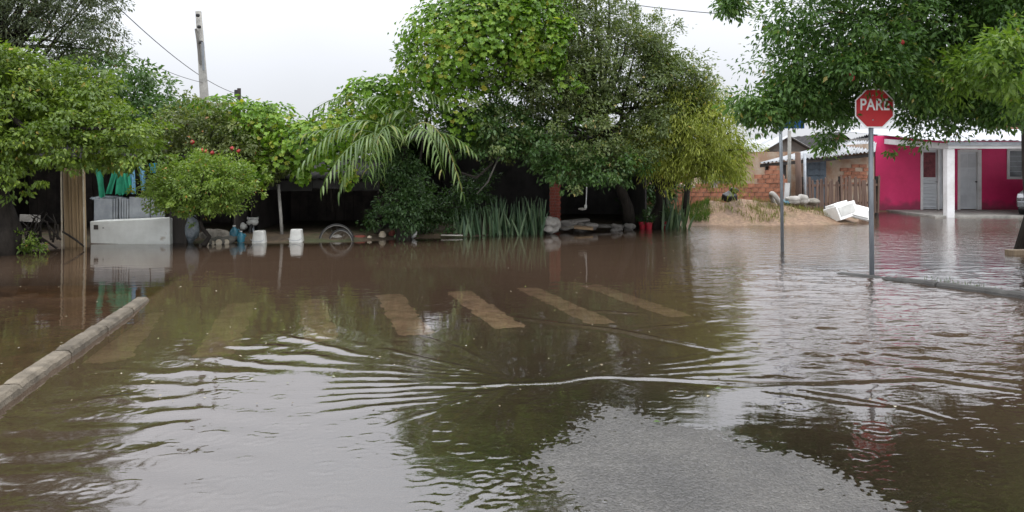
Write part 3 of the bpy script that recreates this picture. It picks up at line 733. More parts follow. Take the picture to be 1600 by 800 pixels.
# porch: column, beams, roof
cx = X(1484.5, 23.5)
mb = MB(); mb.b2(cx-.115, cx+.115, 23.45, 23.68, -.2, 2.10); mb.build('column', M['white_paint'], ph, bevel=.008)
mb = MB(); mb.b2(X(1840)-.23, X(1840), 23.45, 23.68, -.2, 2.10); mb.build('column', M['white_paint'], ph, bevel=.008)
mb = MB(); mb.b2(cx-.12, X(1840)+.2, 23.40, 23.66, 2.104, 2.28); mb.build('fascia_beam', M['white_paint'], ph, bevel=.006)
mb = MB(); mb.bar((X(1384), D0-.01, 2.42), (cx-.02, 23.67, 2.19), .13, .17); mb.build('side_beam', M['white_paint'], ph)
mb = MB(); mb.b2(cx-.16, X(1840)+.3, 23.34, 23.37, 2.20, 2.31); mb.build('gutter', M['galv'], ph)
sheet_roof(ph, (X(1381), 23.2, 2.34), (X(1840)+.4, 23.2, 2.34), (X(1840)+.4, 31.4, 3.05), (X(1381), 31.4, 3.05), 9, 6, M['roof_white'], seed=3)

# patched shack with sheet roof
sk = thing('patched_shack', (9.6, 24.6, 0), 'brick and board shack with low corrugated sheet roof behind picket fence', 'shack')
Xs = lambda px, D: (px-800)/FOC*D
mb = MB(); mb.b2(Xs(1290, 25), Xs(1366, 25), 25.0, 25.15, -.05, 1.92); mb.b2(Xs(1366, 25)-.15, Xs(1366, 25), 25.15, 29, -.05, 2.3); mb.b2(Xs(1195, 25), Xs(1366, 25)-.15, 28.8, 28.95, -.05, 2.1); mb.build('wall', M['plaster'], sk)
brk = MB().box((0, 0, 0), (.235, .05, .105)).mesh('brick', M['brick'])
for r_ in range(8):
    for c_ in range(7):
        x = Xs(1318, 25) + c_*.25 + (r_ % 2)*.125; z = .75 + r_*.118
        if x > Xs(1358, 25) or random.random() < .12 or (r_ in (0, 7) and random.random() < .4): continue
        place('brick', brk, sk, (x, 24.995 + random.uniform(-.008, .006), z), (0, R(random.uniform(-1, 1)), 0))
bw = Xs(1291, 24.9) - Xs(1257, 24.9)
for i in range(6):
    x = Xs(1257, 24.9) + bw*(i+.5)/6
    MB().b2(x-bw/12+.006, x+bw/12-.006, 24.88+.012*(i % 2), 24.91+.012*(i % 2), 0, 1.80+.04*math.sin(i*2.2)).build('board', M['blue_board'], sk)
for i in range(5):
    z = .9+i*.19
    MB().b2(Xs(1258, 24.8), Xs(1289, 24.8), 24.845, 24.865, z, z+.15).build('board', M['blue_board'], sk)
for px in (1199, 1226): MB().b2(Xs(px, 24.2)-.05, Xs(px, 24.2)+.05, 24.2, 24.3, 0, 1.72).build('post', M['timber_dark'], sk)
sheet_roof(sk, W(1186, 256, 23.7), W(1368, 238, 24.6), W(1372, 208, 29.2), W(1262, 236, 29.2), 6, 5, M['roof_sheet'], amp=.028, jit=.03, seed=5)
MB().bar(W(1188, 259, 23.85), W(1366, 242, 24.75), .06, .10).build('eave_beam', M['timber_dark'], sk)

def far_house(name, label, px0, px1, D, zw, zr, depth, wm, rm, ribs=8, win=None):
    x0, x1 = Xs(px0, D), Xs(px1, D); cxm = (x0+x1)/2
    h = thing(name, (cxm, D, 0), label, 'house')
    mb = MB(); mb.prism([(x0, -.1), (x1, -.1), (x1, zw), (cxm, zr-.06), (x0, zw)], D, D+.2); mb.prism([(x0, -.1), (x1, -.1), (x1, zw), (cxm, zr-.06), (x0, zw)], D+depth-.2, D+depth)
    mb.b2(x0, x0+.2, D+.2, D+depth-.2, -.1, zw); mb.b2(x1-.2, x1, D+.2, D+depth-.2, -.1, zw); mb.build('wall', wm, h)
    for s, (xa, xb) in ((0, (x0-.3, cxm)), (1, (x1+.3, cxm))):
        za = zw - .3*(zr-zw)/(cxm-x0)
        mb = MB(); corrug(mb, (xa, D-.35, za+.02), (xa, D+depth+.3, za+.02), (xb, D+depth+.3, zr+.02), (xb, D-.35, zr+.02), ribs, .025, .02); mb.build('roof', rm, h, smooth=True)
    for (a, b, c_, d_) in (win or []):
        w = MB().b2(Xs(a, D), Xs(b, D), D-.03, D+.02, Zp(d_, D), Zp(c_, D)).build('window', M['timber_dark'], h)
        MB().b2(Xs(a, D)+.05, Xs(b, D)-.05, D-.045, D-.031, Zp(d_, D)+.05, Zp(c_, D)-.05).build('pane', M['glass_dark'], w)
    return h
# brick-faced gables of the houses further back: course pattern in the wall
m, N_, L_ = newmat('far_brick'); M['far_brick'] = m
o = N_.new('ShaderNodeOutputMaterial'); p = N_.new('ShaderNodeBsdfPrincipled'); L_.new(p.outputs[0], o.inputs[0]); p.inputs['Roughness'].default_value = .9
tc = N_.new('ShaderNodeTexCoord'); mp = N_.new('ShaderNodeMapping'); mp.inputs['Rotation'].default_value = (R(90), 0, 0); L_.new(tc.outputs['Object'], mp.inputs[0])
bt = N_.new('ShaderNodeTexBrick'); bt.inputs['Scale'].default_value = 1.0; bt.inputs['Brick Width'].default_value = .28; bt.inputs['Row Height'].default_value = .14; bt.inputs['Mortar Size'].default_value = .012
bt.inputs['Color1'].default_value = (.32, .13, .075, 1); bt.inputs['Color2'].default_value = (.22, .095, .06, 1); bt.inputs['Mortar'].default_value = (.34, .26, .2, 1)
L_.new(mp.outputs[0], bt.inputs['Vector']); L_.new(bt.outputs[0], p.inputs['Base Color'])
far_house('plastered_house', 'far grey plastered house with sheet roof behind the street plates', 1170, 1290, 36, 1.9, 2.95, 9, M['plaster_grey'], M['roof_sheet'], win=[(1200, 1214, 236, 252)])
far_house('brick_house', 'far brick house with dark ridge above the patched shack', 1268, 1352, 38, 2.2, 3.2, 8, M['far_brick'], M['roof_dark'])
far_house('brick_house', 'orange brick gable rising behind the pink house roof', 1490, 1760, 36, 2.9, 4.3, 8, M['far_brick'], M['roof_sheet'])

# half-built block wall behind the soil heap
bwl = thing('block_wall', (6.6, 23.6, 0), 'unfinished orange block wall behind the soil heap', 'wall')
blk = MB().box((0, 0, 0), (.215, .11, .125)).mesh('brick', M['brick'])
yb = 23.8; xL, xR = Xs(1006, yb), Xs(1226, yb); nb = int((xR-xL)/.228); hs = []
for c_ in range(nb):
    t = c_/nb
    rows = (10 if t < .22 else 7) if t < .69 else (8 if t < .78 else (10 if t < .86 else 11))
    if t > .93: rows = 9
    for r_ in range(rows):
        if r_ == rows-1 and random.random() < .25: continue
        place('brick', blk, bwl, (xL + (c_+.5)*.228 + (r_ % 2)*.11, yb + random.uniform(-.012, .012), .14 + r_*.138), (R(random.uniform(-1, 1)), R(random.uniform(-1.2, 1.2)), R(random.uniform(-1.5, 1.5))))
mb = MB(); mb.b2(xL, xL+.69*(xR-xL), yb-.035, yb+.04, 0, .14+6.0*.138); mb.b2(xL+.69*(xR-xL)+.002, xL+.85*(xR-xL), yb-.035, yb+.04, 0, .14+6.6*.138); mb.b2(xL+.85*(xR-xL)+.002, xR, yb-.035, yb+.04, 0, .14+8.2*.138)
mb.build('mortar_core', M['mortar'], bwl)

# picket fence
fc = thing('picket_fence', (10.2, 23.2, 0), 'weathered brown picket fence between soil heap and pink house', 'fence')
fa, fb = Vector((Xs(1256, 23.2), 23.2, 0)), Vector((Xs(1372, 24.2), 24.2, 0)); npk = 25
pk = []
for i in range(3):
    w = .036 + .006*i
    pk.append(MB().prism([(-w, 0), (w, 0), (w, 1.0), (0.005*i, 1.06-.02*i), (-w, 1.0)], -.01, .01).mesh('picket', M['picket']))
ang = math.atan2((fb-fa).y, (fb-fa).x)
for i in range(npk):
    p_ = fa.lerp(fb, i/(npk-1)); place('picket', pk[i % 3], fc, p_ + Vector((0, 0, .10)), (0, R(random.uniform(-3.5, 3.5)), ang), (1, 1, random.uniform(.97, 1.16)))
for z in (.42, .98):
    n_ = Vector((-math.sin(ang), math.cos(ang), 0))*.035
    MB().bar(fa+n_+Vector((0, 0, z)), fb+n_+Vector((0, 0, z)), .03, .07).build('rail', M['picket'], fc)
for t in (.0, .5, 1.0):
    p_ = fa.lerp(fb, t); MB().b2(p_.x-.05, p_.x+.05, p_.y+.06, p_.y+.15, 0, 1.25).build('post', M['timber_dark'], fc)

# posts in the yard
tag(MB().tube([(Xs(1233, 22.9), 22.9, 0), (Xs(1233, 22.9)+.01, 22.9, 2.62)], .055, 8).build('grey_post', M['concrete'], smooth=True), 'tall thin concrete post standing before the patched shack', 'post')
tag(MB().tube([(Xs(1248, 22.6), 22.6, 0), (Xs(1249, 22.6), 22.65, 1.2), (Xs(1247.5, 22.6), 22.65, 1.98)], [.10, .085, .08], 9).build('timber_post', M['picket'], smooth=True), 'thick brown timber post right of the tall concrete post', 'post')
tag(MB().tube([(Xs(1258, 22.8), 22.8, 0), (Xs(1257.5, 22.8), 22.8, 1.95)], .045, 8).build('steel_post', M['galv'], smooth=True), 'thin grey steel post beside the thick timber post', 'post')
tag(MB().box((Xs(1229, 22.4), 22.4, .72), (.13, .07, .72), Euler((0, R(4), 0))).build('white_board', M['white_paint']), 'narrow white board leaning upright at the soil heap edge', 'board')

# things on the soil heap
def lumpobj(name, c, size, mat, label, cat, amp=.16, seed=0, sub=3, rot=None, group=None):
    return tag(MB().lump(c, size, amp, seed, sub, rot).build(name, mat, smooth=True), label, cat, group)
tt = thing('rubbish_bag', W(1143, 312, 22.0), 'black plastic rubbish bag lying on the soil heap', 'bag')
MB().lump(W(1139, 307, 22), (.20, .15, .16), .28, 3, 3).build('sack_body', M['plastic_black'], tt, smooth=True)
MB().lump(W(1147, 298, 22), (.13, .10, .10), .3, 5, 3).build('tied_neck', M['plastic_black'], tt, smooth=True)
tr_ = thing('worn_car_tyre', W(1212, 318, 21.9), 'pale worn tyre half buried beside the thin street pole', 'tyre')
prof = [(.17+.0, 0)]
mb = MB(); ax_ = Matrix.Rotation(R(62), 3, 'Y'); cc = W(1212, 313, 21.9)
ring = [cc + ax_ @ Vector((.22*math.cos(a), .22*math.sin(a), 0)) for a in [2*math.pi*k/20 for k in range(21)]]
mb.tube(ring, .07, 8, cap=False); mb.build('tread', M['sack'], tr_, smooth=True)
for k, (px, py, sx, sz, mt, lb) in enumerate([(1238, 313, .26, .13, 'sack', 'pale tied sack lying behind the thin street pole'), (1253, 312, .22, .15, 'sack', 'white bulging sack against the picket fence foot'), (1268, 316, .20, .10, 'sack_dirty', 'dirty grey sack slumped by the first pickets'), (1228, 317, .12, .09, 'plastic_teal', 'small teal plastic bag beside the pale tyre')]):
    lumpobj('sack', W(px, py, 22.0), (sx, .18, sz), M[mt], lb, 'sack', .2, 20+k)

# white overturned chest
wc = thing('foam_chest', W(1325, 346, 21.2), 'overturned white chest at the water edge before the picket fence', 'chest')
m4 = Matrix.Translation(W(1314, 331, 21.4)) @ Euler((R(-14), R(-13), R(24))).to_matrix().to_4x4()
def tbox(c, s, parent, name, mat, bev=.012):
    mb = MB().box(m4 @ Vector(c), s, m4.to_3x3()); return mb.build(name, mat, parent, bevel=bev)
tbox((0, 0, 0), (.72, .5, .40), wc, 'body', M['foam']); tbox((-.02, -.254, .02), (.56, .02, .25), wc, 'panel', M['white_plastic'], .006)
tbox((-.05, .02, .235), (.5, .36, .06), wc, 'rim', M['foam'])
wd = thing('foam_slab', W(1345, 345, 21.0), 'white slab lid leaning right of the overturned chest', 'lid')
MB().box(W(1344, 332, 21.3), (.62, .08, .42), Euler((R(-38), R(14), R(-14)))).build('slab', M['foam'], wd, bevel=.012)
MB().box(W(1344, 332.5, 21.22), (.44, .03, .26), Euler((R(-38), R(14), R(-14)))).build('recess', M['white_plastic'], wd, bevel=.01)

# parked car at the right edge
cr_ = thing('parked_car', (17.6, 24.5, 0), 'dark silver car parked nose out beside the pink house', 'car')
cX, cY = 17.6, 22.5; cw = .82
sec = [(0, .36, .60, .66), (.06, .26, .74, .80), (.22, .22, .80, .84), (.9, .2, .90, .86), (1.12, .2, .94, .87), (3.0, .2, .96, .88), (3.7, .22, .98, .86), (3.95, .30, .92, .80)]
mb = MB(); vs = []; fs = []
for (yy, zl, zh, hw) in sec:
    for (fx, fz) in ((-.92, 0), (-1, .35), (-1, .7), (-.9, .95), (-.55, 1.0), (0, 1.02), (.55, 1.0), (.9, .95), (1, .7), (1, .35), (.92, 0)):
        vs.append(Vector((cX + fx*hw*.95, cY + yy, zl + (zh-zl)*fz)))
n = 11
for i in range(len(sec)-1):
    for j in range(n): fs.append((i*n+j, i*n+(j+1) % n, (i+1)*n+(j+1) % n, (i+1)*n+j))
fs.append(tuple(range(n))); fs.append(tuple((len(sec)-1)*n+j for j in range(n-1, -1, -1)))
mb.add(vs, fs); mb.build('body', M['car_paint'], cr_, smooth=False, bevel=.02)
cab = [(1.1, .93, .74), (1.75, 1.38, .60), (2.3, 1.43, .58), (3.0, 1.38, .58), (3.72, .97, .70)]
mb = MB(); vs = []; fs = []
for yy, z, hw in cab: vs += [Vector((cX-hw, cY+yy, z)), Vector((cX+hw, cY+yy, z)), Vector((cX+.76, cY+yy, .9)), Vector((cX-.76, cY+yy, .9))]
for i in range(len(cab)-1):
    for j in range(4): fs.append((i*4+j, i*4+(j+1) % 4, (i+1)*4+(j+1) % 4, (i+1)*4+j))
fs += [(0, 1, 2, 3), (19, 18, 17, 16)]; mb.add(vs, fs); mb.build('cabin', M['glass_dark'], cr_)
MB().add([(cX-.6, cY+1.72, 1.392), (cX+.6, cY+1.72, 1.392), (cX+.6, cY+3.02, 1.40), (cX-.6, cY+3.02, 1.40), (cX-.56, cY+2.3, 1.452), (cX+.56, cY+2.3, 1.452)], [(0, 1, 5, 4), (4, 5, 2, 3), (0, 4, 3), (1, 2, 5)]).build('roof', M['car_paint'], cr_)
for sx in (-1, 1):
    MB().box((cX+sx*.58, cY-.012+.03, .64), (.30, .12, .15), Euler((R(-18), 0, R(sx*14)))).build('headlight', M['lamp_glass'], cr_, bevel=.03)
    MB().box((cX+sx*.86, cY+1.45, 1.0), (.14, .07, .10)).build('mirror', M['car_paint'], cr_, bevel=.02)
    for yy in (.72, 3.2):
        w_ = MB().lathe([(.20, -.09), (.29, -.085), (.305, -.05), (.305, .05), (.29, .085), (.20, .09)], (cX+sx*.74, cY+yy, .29), 20, Matrix.Rotation(R(90), 3, 'Y')).build('wheel', M['rubber'], cr_, smooth=True)
        MB().lathe([(.19, -.1), (.17, -.095), (.03, -.11), (.03, .11), (.17, .095), (.19, .1)], (cX+sx*.74, cY+yy, .29), 16, Matrix.Rotation(R(90), 3, 'Y')).build('rim', M['chrome'], w_)
MB().box((cX, cY-.005, .63), (.66, .05, .11)).build('grille', M['car_dark'], cr_, bevel=.01)
MB().box((cX, cY-.02, .40), (1.45, .12, .20)).build('bumper', M['car_paint'], cr_, bevel=.04)
MB().box((cX, cY-.085, .42), (.42, .012, .13)).build('number_plate', M['white_plastic'], cr_)
MB().box((cX, cY-.082, .30), (.9, .02, .06)).build('air_intake', M['car_dark'], cr_)

cr_.rotation_euler = (0, 0, R(-49))

# ------------------------------------------------------------------ shacks behind the greenery on the left
def shack(name, label, x0, x1, yf, yb_, zf, zbk, roofm, wallm, sheets, seed, left=True, right=True):
    s_ = thing(name, ((x0+x1)/2, yf, 0), label, 'shack')
    bw_ = .24; nbd = int((x1-x0)/bw_)
    rr = random.Random(seed)
    for i in range(nbd):
        xa = x0 + i*(x1-x0)/nbd
        MB().b2(xa+.004, xa+(x1-x0)/nbd-.004, yb_+rr.uniform(-.012, .012), yb_+.03, -.05, zbk-.03).build('wall_board', wallm, s_)
    MB().b2(x0-.02, x1+.02, yb_+.04, yb_+.08, -.05, zbk-.04).build('backing', wallm, s_)
    for on, xx in ((left, x0), (right, x1)):
        if on: MB().prism([(0, 0)]*0 or [(0, 0), (1, 0), (1, 1), (0, 1)], 0, 1) if False else MB().add([(xx-.02, yf+.3, -.05), (xx-.02, yb_, -.05), (xx-.02, yb_, zbk-.04), (xx-.02, yf+.3, zf-.04+(zbk-zf)*.3/(yb_-yf)), (xx+.02, yf+.3, -.05), (xx+.02, yb_, -.05), (xx+.02, yb_, zbk-.04), (xx+.02, yf+.3, zf-.04+(zbk-zf)*.3/(yb_-yf))], [(0, 1, 2, 3), (7, 6, 5, 4), (0, 4, 5, 1), (1, 5, 6, 2), (2, 6, 7, 3), (3, 7, 4, 0)]).build('side_wall', wallm, s_)
    sheet_roof(s_, (x0-.25, yf-.1, zf), (x1+.25, yf-.1, zf), (x1+.25, yb_+.3, zbk), (x0-.25, yb_+.3, zbk), sheets, 6, roofm, amp=.02, jit=.02, seed=seed)
    return s_
shA = shack('timber_shack', 'dark timber lean-to behind the white slab and hanging cloths', -12.6, -6.1, 16.6, 20.0, 1.75, 2.15, M['roof_dark'], M['dark_in'], 6, 11)  # boards coloured dark to carry the shade under the trees
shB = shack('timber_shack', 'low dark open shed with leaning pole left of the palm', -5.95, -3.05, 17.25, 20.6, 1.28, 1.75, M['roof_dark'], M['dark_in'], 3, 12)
shC = shack('timber_shack', 'dark house almost hidden behind the big vine-covered tree', -2.9, 3.4, 19.2, 23.6, 2.25, 2.75, M['roof_dark'], M['shade_wall'], 6, 13)
# fascia and details of the low shed
for i, (xa_, xb_, z0_, z1_, t_) in enumerate(((-6.0, -5.2, 1.06, 1.25, 2), (-5.19, -4.45, 1.02, 1.26, -1), (-4.44, -3.75, 1.08, 1.25, 1.5), (-3.74, -2.95, 1.03, 1.24, -1.2))):
    MB().box(((xa_+xb_)/2, 17.09+.02*(i % 2), (z0_+z1_)/2), (xb_-xa_, .03, z1_-z0_), Euler((R(3*t_), R(t_), 0))).build('fascia_board', M['roof_dark'], shB)
pp = thing('shed_pole', W(440, 376, 16.6), 'thin pale pole leaning under the low shed eave', 'pole')
MB().tube([W(441.5, 384, 16.6), W(439, 340, 16.7), W(435, 288, 16.9)], [.04, .036, .034], 8).build('shaft', M['grey_post'], pp, smooth=True)
# brick pier of the hidden house and its bricks
pr = thing('brick_pier', (Xs(867, 18.9), 18.9, 0), 'dark red brick pier under the big tree', 'pier')
pbr = MB().box((0, 0, 0), (.125, .12, .062)).mesh('brick', M['brick_red'])
for r_ in range(18):
    for c_ in range(2):
        xo = (c_-.5)*.135; 
        place('brick', pbr, pr, (Xs(867, 18.9)+xo+(.012 if r_ % 2 else -.012), 18.84+random.uniform(-.006, .006), .05+r_*.07), (0, 0, R(random.uniform(-2, 2))))
MB().b2(Xs(867, 18.9)-.125, Xs(867, 18.9)+.125, 18.80, 19.05, 0, 1.30).build('core', M['mortar'], pr)

# tan corrugated upright sheet
ts = thing('upright_sheet', (Xs(116, 15.0), 15.0, 0), 'tall tan corrugated sheet standing upright in the water', 'sheet')
for i, (a, b) in enumerate(((98, 110), (110.5, 121), (121.5, 132.5))):
    D = 15.0 + .012*i
    mb = MB(); x0_, x1_ = Xs(a, D), Xs(b, D); k = 13; vs = []; fs = []
    for z in (-.15, 1.56+.02*(i-1)):
        for j in range(k): vs.append(Vector((x0_+(x1_-x0_)*j/(k-1) + (.04 if z < 0 else 0), D-.018*math.sin(j/(k-1)*2*math.pi*1.5), z)))
    m_ = len(vs); vs += [p_+Vector((0, .008, 0)) for p_ in vs]
    for j in range(k-1): fs += [(j, j+1, k+j+1, k+j), (m_+k+j, m_+k+j+1, m_+j+1, m_+j), (k+j, k+j+1, m_+k+j+1, m_+k+j)]
    fs += [(0, k, m_+k, m_), (k-1, m_+k-1, m_+2*k-1, 2*k-1)]
    mb.add(vs, fs); mb.build('panel', M['tan_sheet'], ts, smooth=True)
MB().tube([(Xs(99, 15), 14.96, -.1), (Xs(97.5, 15), 14.96, 1.5)], .016, 6).build('edge_strip', M['log_end'], ts)
MB().tube([(Xs(134, 15), 14.96, -.1), (Xs(131.5, 15), 14.96, 1.52)], .016, 6).build('edge_strip', M['log_end'], ts)
tag(MB().tube([W(98, 362, 14.75), W(108, 368, 14.7), W(120, 376, 14.65), W(131, 385, 14.6)], [.018, .02, .02, .016], 6).build('fallen_branch', M['bark'], smooth=True), 'dark curved branch fallen against the tan upright sheet', 'branch')

# white slab with a square hole (old freezer side)
ws = thing('white_slab', (Xs(204, 15.6), 15.6, 0), 'white metal freezer shell with small square hole standing in water', 'freezer')
xa, xb = Xs(142, 15.6), Xs(266, 15.6)
mb = MB(); vs = [(xa, 15.6, -.2), (xb, 15.6, -.2), (xb-.01, 15.6, Zp(341, 15.6)), (xa-.02, 15.6, Zp(346, 15.6))]
vs = [Vector(q) for q in vs] + [Vector(q)+Vector((0, .5, 0)) for q in vs]
mb.add(vs, [(0, 1, 2, 3), (7, 6, 5, 4), (0, 4, 5, 1), (1, 5, 6, 2), (2, 6, 7, 3), (3, 7, 4, 0)]); mb.build('shell', M['white_metal'], ws, bevel=.015)
MB().b2(Xs(147, 15.6), Xs(153.5, 15.6), 15.585, 15.605, Zp(358.5, 15.6), Zp(351.5, 15.6)).build('square_hole', M['dark_in'], ws)
MB().lathe([(.012, 0), (.012, .02)], (Xs(161.5, 15.6), 15.605, Zp(356, 15.6)), 8, Matrix.Rotation(R(90), 3, 'X')).build('bolt', M['dark_in'], ws)
# grey slatted sheets above it
gs = thing('grey_sheet_fence', (Xs(190, 16.2), 16.2, 0), 'grey metal strip fence above the white freezer shell', 'fence')
rr = random.Random(4)
xs_ = Xs(147, 16.2)
widths = [.40, .05, .05, .05, .05, .05, .05, .44, .30]
for w_ in widths:
    MB().b2(xs_+.004, xs_+w_-.008, 16.2+rr.uniform(-.012, .012), 16.23, .1, Zp(309, 16.2)+rr.uniform(-.03, .02)).build('strip', M['galv'], gs); xs_ += w_ + .006
MB().b2(Xs(146, 16.2), xs_, 16.24, 16.28, .75, .82).build('rail', M['timber_dark'], gs)
# cloth strips hanging on a line
def cloth(px0, px1, py0, py1, lean, mat, label, seed, D=16.35, fray=0):
    rr = random.Random(seed); k = 9; rows = 7; vs = []; fs = []
    for j in range(rows):
        t = j/(rows-1)
        for i in range(k):
            s_ = i/(k-1); px = px0+(px1-px0)*s_+lean*t; py = py0+(py1-py0)*t + (fray*math.sin(i*2.1+seed) if j == rows-1 else 0)
            q = W(px, py, D); q.y += .035*math.sin(s_*9+seed+t*1.5)*(.4+t); vs.append(q)
    m_ = len(vs); vs += [q+Vector((0, .004, 0)) for q in vs]
    for j in range(rows-1):
        for i in range(k-1): q = j*k+i; fs += [(q, q+1, q+k+1, q+k), (m_+q+k, m_+q+k+1, m_+q+1, m_+q)]
    return tag(MB().add(vs, fs).build('hanging_cloth', mat, smooth=True), label, 'cloth', 'cloths on the line')
cloth(148, 160, 262, 308, 6, M['cloth_green'], 'leftmost wide green cloth strip on the line', 1, fray=2)
cloth(176, 186, 263, 303, -11, M['cloth_green'], 'slanting green cloth strip, second on the line', 2)
cloth(182, 198, 262, 304, 0, M['cloth_green'], 'broad green cloth in the middle of the line', 3, 16.4, fray=2)
cloth(192, 200, 262, 300, 7, M['cloth_green'], 'thin green strip crossing the first blue cloth', 4, 16.32)
cloth(201, 209, 258, 303, 3, M['cloth_blue'], 'pale blue strip right of the green cloths', 5)
cloth(217, 226, 260, 302, 3, M['cloth_blue'], 'second pale blue strip near the round bush', 6)
cloth(233, 245, 255, 270, 0, M['cloth_cyan'], 'short bright blue rag at the right line end', 7, 16.3)
tag(MB().tube([W(140, 261, 16.37), W(170, 263, 16.37), W(210, 260, 16.37), W(262, 254, 16.37)], .006, 5).build('washing_line', M['wire']), 'thin line carrying the green and blue cloths', 'line')
tag(MB().lump(W(173, 312, 16.7), (.42, .12, .09), .25, 71, 3).build('crumpled_sheet', M['clear_film'], smooth=True), 'crumpled pale film below the green cloths', 'film')
# brown dark panel and film roll right of the freezer
tag(MB().box(W(279, 354, 15.75), (.36, .05, .80), Euler((0, R(1), 0))).build('dark_board', M['timber_dark'], bevel=.005), 'dark brown board standing right of the white freezer shell', 'board')
tag(MB().lump(W(300, 352, 15.8), (.13, .10, .32), .25, 81, 3).build('film_roll', M['clear_film'], smooth=True), 'shiny crumpled film bundle under the round bush', 'film')

# ------------------------------------------------------------------ rubbish along the flooded edge
def onw(px, py): D = DW(py); return Vector(((px-800)/FOC*D, D, 0))
def bucket(px, D, hpx, wpx, label, tilt=0):
    c = Vector((Xs(px, D), D, -.05)); h = hpx/FOC*D+.05; r0 = wpx/2/FOC*D
    b = thing('upturned_bucket', c, label, 'bucket', 'white buckets by the low shed')
    mb = MB(); pr_ = []
    n = 4
    def ring(s, z, rd): 
        q = []
        for i in range(24):
            a = 2*math.pi*i/24; e = 4.5; ca, sa = math.cos(a), math.sin(a); k = (abs(ca)**e+abs(sa)**e)**(-1/e); q.append(c+Vector((rd*ca*k, rd*sa*k*.8, z)))
        return q
    R_ = [ring(0, 0, r0*1.06), ring(0, h*.12, r0*1.05), ring(0, h*.14, r0*.99), ring(0, h*.9, r0*.80), ring(0, h*.97, r0*.77), ring(0, h, r0*.68)]
    vs = [p_ for q in R_ for p_ in q]; fs = []
    for i in range(5):
        for j in range(24): fs.append((i*24+j, i*24+(j+1) % 24, (i+1)*24+(j+1) % 24, (i+1)*24+j))
    fs += [tuple(range(23, -1, -1)), tuple(5*24+j for j in range(24))]
    mb.add(vs, fs); mb.build('shell', M['white_plastic'], b, smooth=False, bevel=.004)
    MB().tube([c+Vector((r0*.92*math.cos(a), -.03-r0*.78, h*.45+r0*.35*math.sin(a))) for a in [math.pi*k/10+math.pi for k in range(11)]], .006, 5).build('handle', M['galv'], b)
    return b
bucket(405.5, 15.85, 19, 22, 'upturned white bucket left of the leaning shed pole')
bucket(463.5, 16.0, 20, 22, 'upturned white bucket right of the leaning shed pole')
# cut logs
for k, (px, py, r_, lb) in enumerate([(322, 381, .07, 'pale log end with dark core, leftmost at the water'), (332, 380, .055, 'small pale log end, second from the left'), (342, 380, .075, 'largest pale cut log end under the round bush'), (354, 379, .065, 'white cut log end beside the teal jug')]):
    c = onw(px, py+2) + Vector((0, 0, r_*.55))
    lg = thing('cut_log', c, lb, 'log', 'cut logs at the water')
    MB().tube([c, c+Vector((.05, .6, .03))], [r_, r_*.92], 12).build('bark_body', M['bark_grey'], lg)
    mb = MB(); mb.lathe([(r_*.9, 0), (r_*.88, .012)], c+Vector((0, -.001, 0)), 14, Matrix.Rotation(R(90), 3, 'X')); mb.build('cut_face', M['log_end'], lg)
    if k == 0: MB().lathe([(r_*.32, 0), (r_*.3, .018)], c+Vector((0, -.001, 0)), 10, Matrix.Rotation(R(90), 3, 'X')).build('core', M['dark_in'], lg)
lumpobj('sack', W(325, 370, 16.3), (.20, .2, .14), M['sack_dirty'], 'grey dirty sack lying behind the cut logs', 'sack', .2, 91)
lumpobj('sack', W(345, 368, 16.5), (.24, .2, .12), M['sack_dirty'], 'slumped grey sack between cut logs and teal jug', 'sack', .2, 92)
def jug(px, py, D, h, r_, mat, label):
    c = Vector((Xs(px, D), D, -.03)); j = thing('plastic_jug', c, label, 'jug', 'teal jugs by the logs')
    MB().lathe([(r_*.9, 0), (r_, .03), (r_, h*.62), (r_*.75, h*.78), (r_*.32, h*.88), (r_*.3, h*.95)], c, 14).build('body', mat, j, smooth=True)
    MB().lathe([(r_*.36, h*.95), (r_*.36, h*1.03)], c, 10).build('cap', M['white_plastic'], j)
    MB().tube([c+Vector((r_*.9, 0, h*.5)), c+Vector((r_*1.35, 0, h*.66)), c+Vector((r_*.9, 0, h*.80))], .012, 6).build('handle', mat, j)
jug(366, 378, 16.1, .36, .095, M['plastic_teal'], 'taller teal plastic jug left of the white bucket')
jug(376.5, 380, 15.9, .26, .075, M['plastic_teal'], 'shorter teal plastic jug next to the white bucket')
# small scooter half hidden in the shed
sc = thing('old_scooter', Vector((Xs(392, 17.4), 17.4, 0)), 'old scooter with white front fairing inside the dark shed', 'scooter')
MB().lump(W(395, 348, 17.3), (.13, .10, .09), .12, 95, 3).build('headlamp_fairing', M['white_plastic'], sc, smooth=True)
MB().box(W(395, 341.5, 17.35), (.26, .05, .05)).build('visor', M['white_plastic'], sc, bevel=.015)
MB().tube([W(386, 339, 17.4), W(395, 343, 17.45), W(404, 339, 17.4)], .014, 6).build('handlebar', M['galv'], sc)
MB().lump(W(379.5, 354, 17.25), (.10, .08, .09), .1, 96, 3).build('helmet_bowl', M['white_plastic'], sc, smooth=True)
MB().tube([W(395, 350, 17.4), W(396, 368, 17.35)], .03, 8).build('fork', M['galv'], sc)
cw_ = W(396, 366, 17.35); MB().tube([cw_+Vector((.0, .24*math.cos(a), .24*math.sin(a))) for a in [2*math.pi*k/18 for k in range(19)]], .04, 7, cap=False).build('wheel', M['rubber'], sc, smooth=True)
MB().tube([W(396, 362, 17.5), W(390, 364, 18.0), W(385, 350, 18.4)], [.05, .06, .08], 8).build('frame', M['plastic_black'], sc, smooth=True)
MB().lump(W(384, 346, 18.3), (.13, .3, .06), .08, 97, 3).build('saddle', M['plastic_black'], sc, smooth=True)
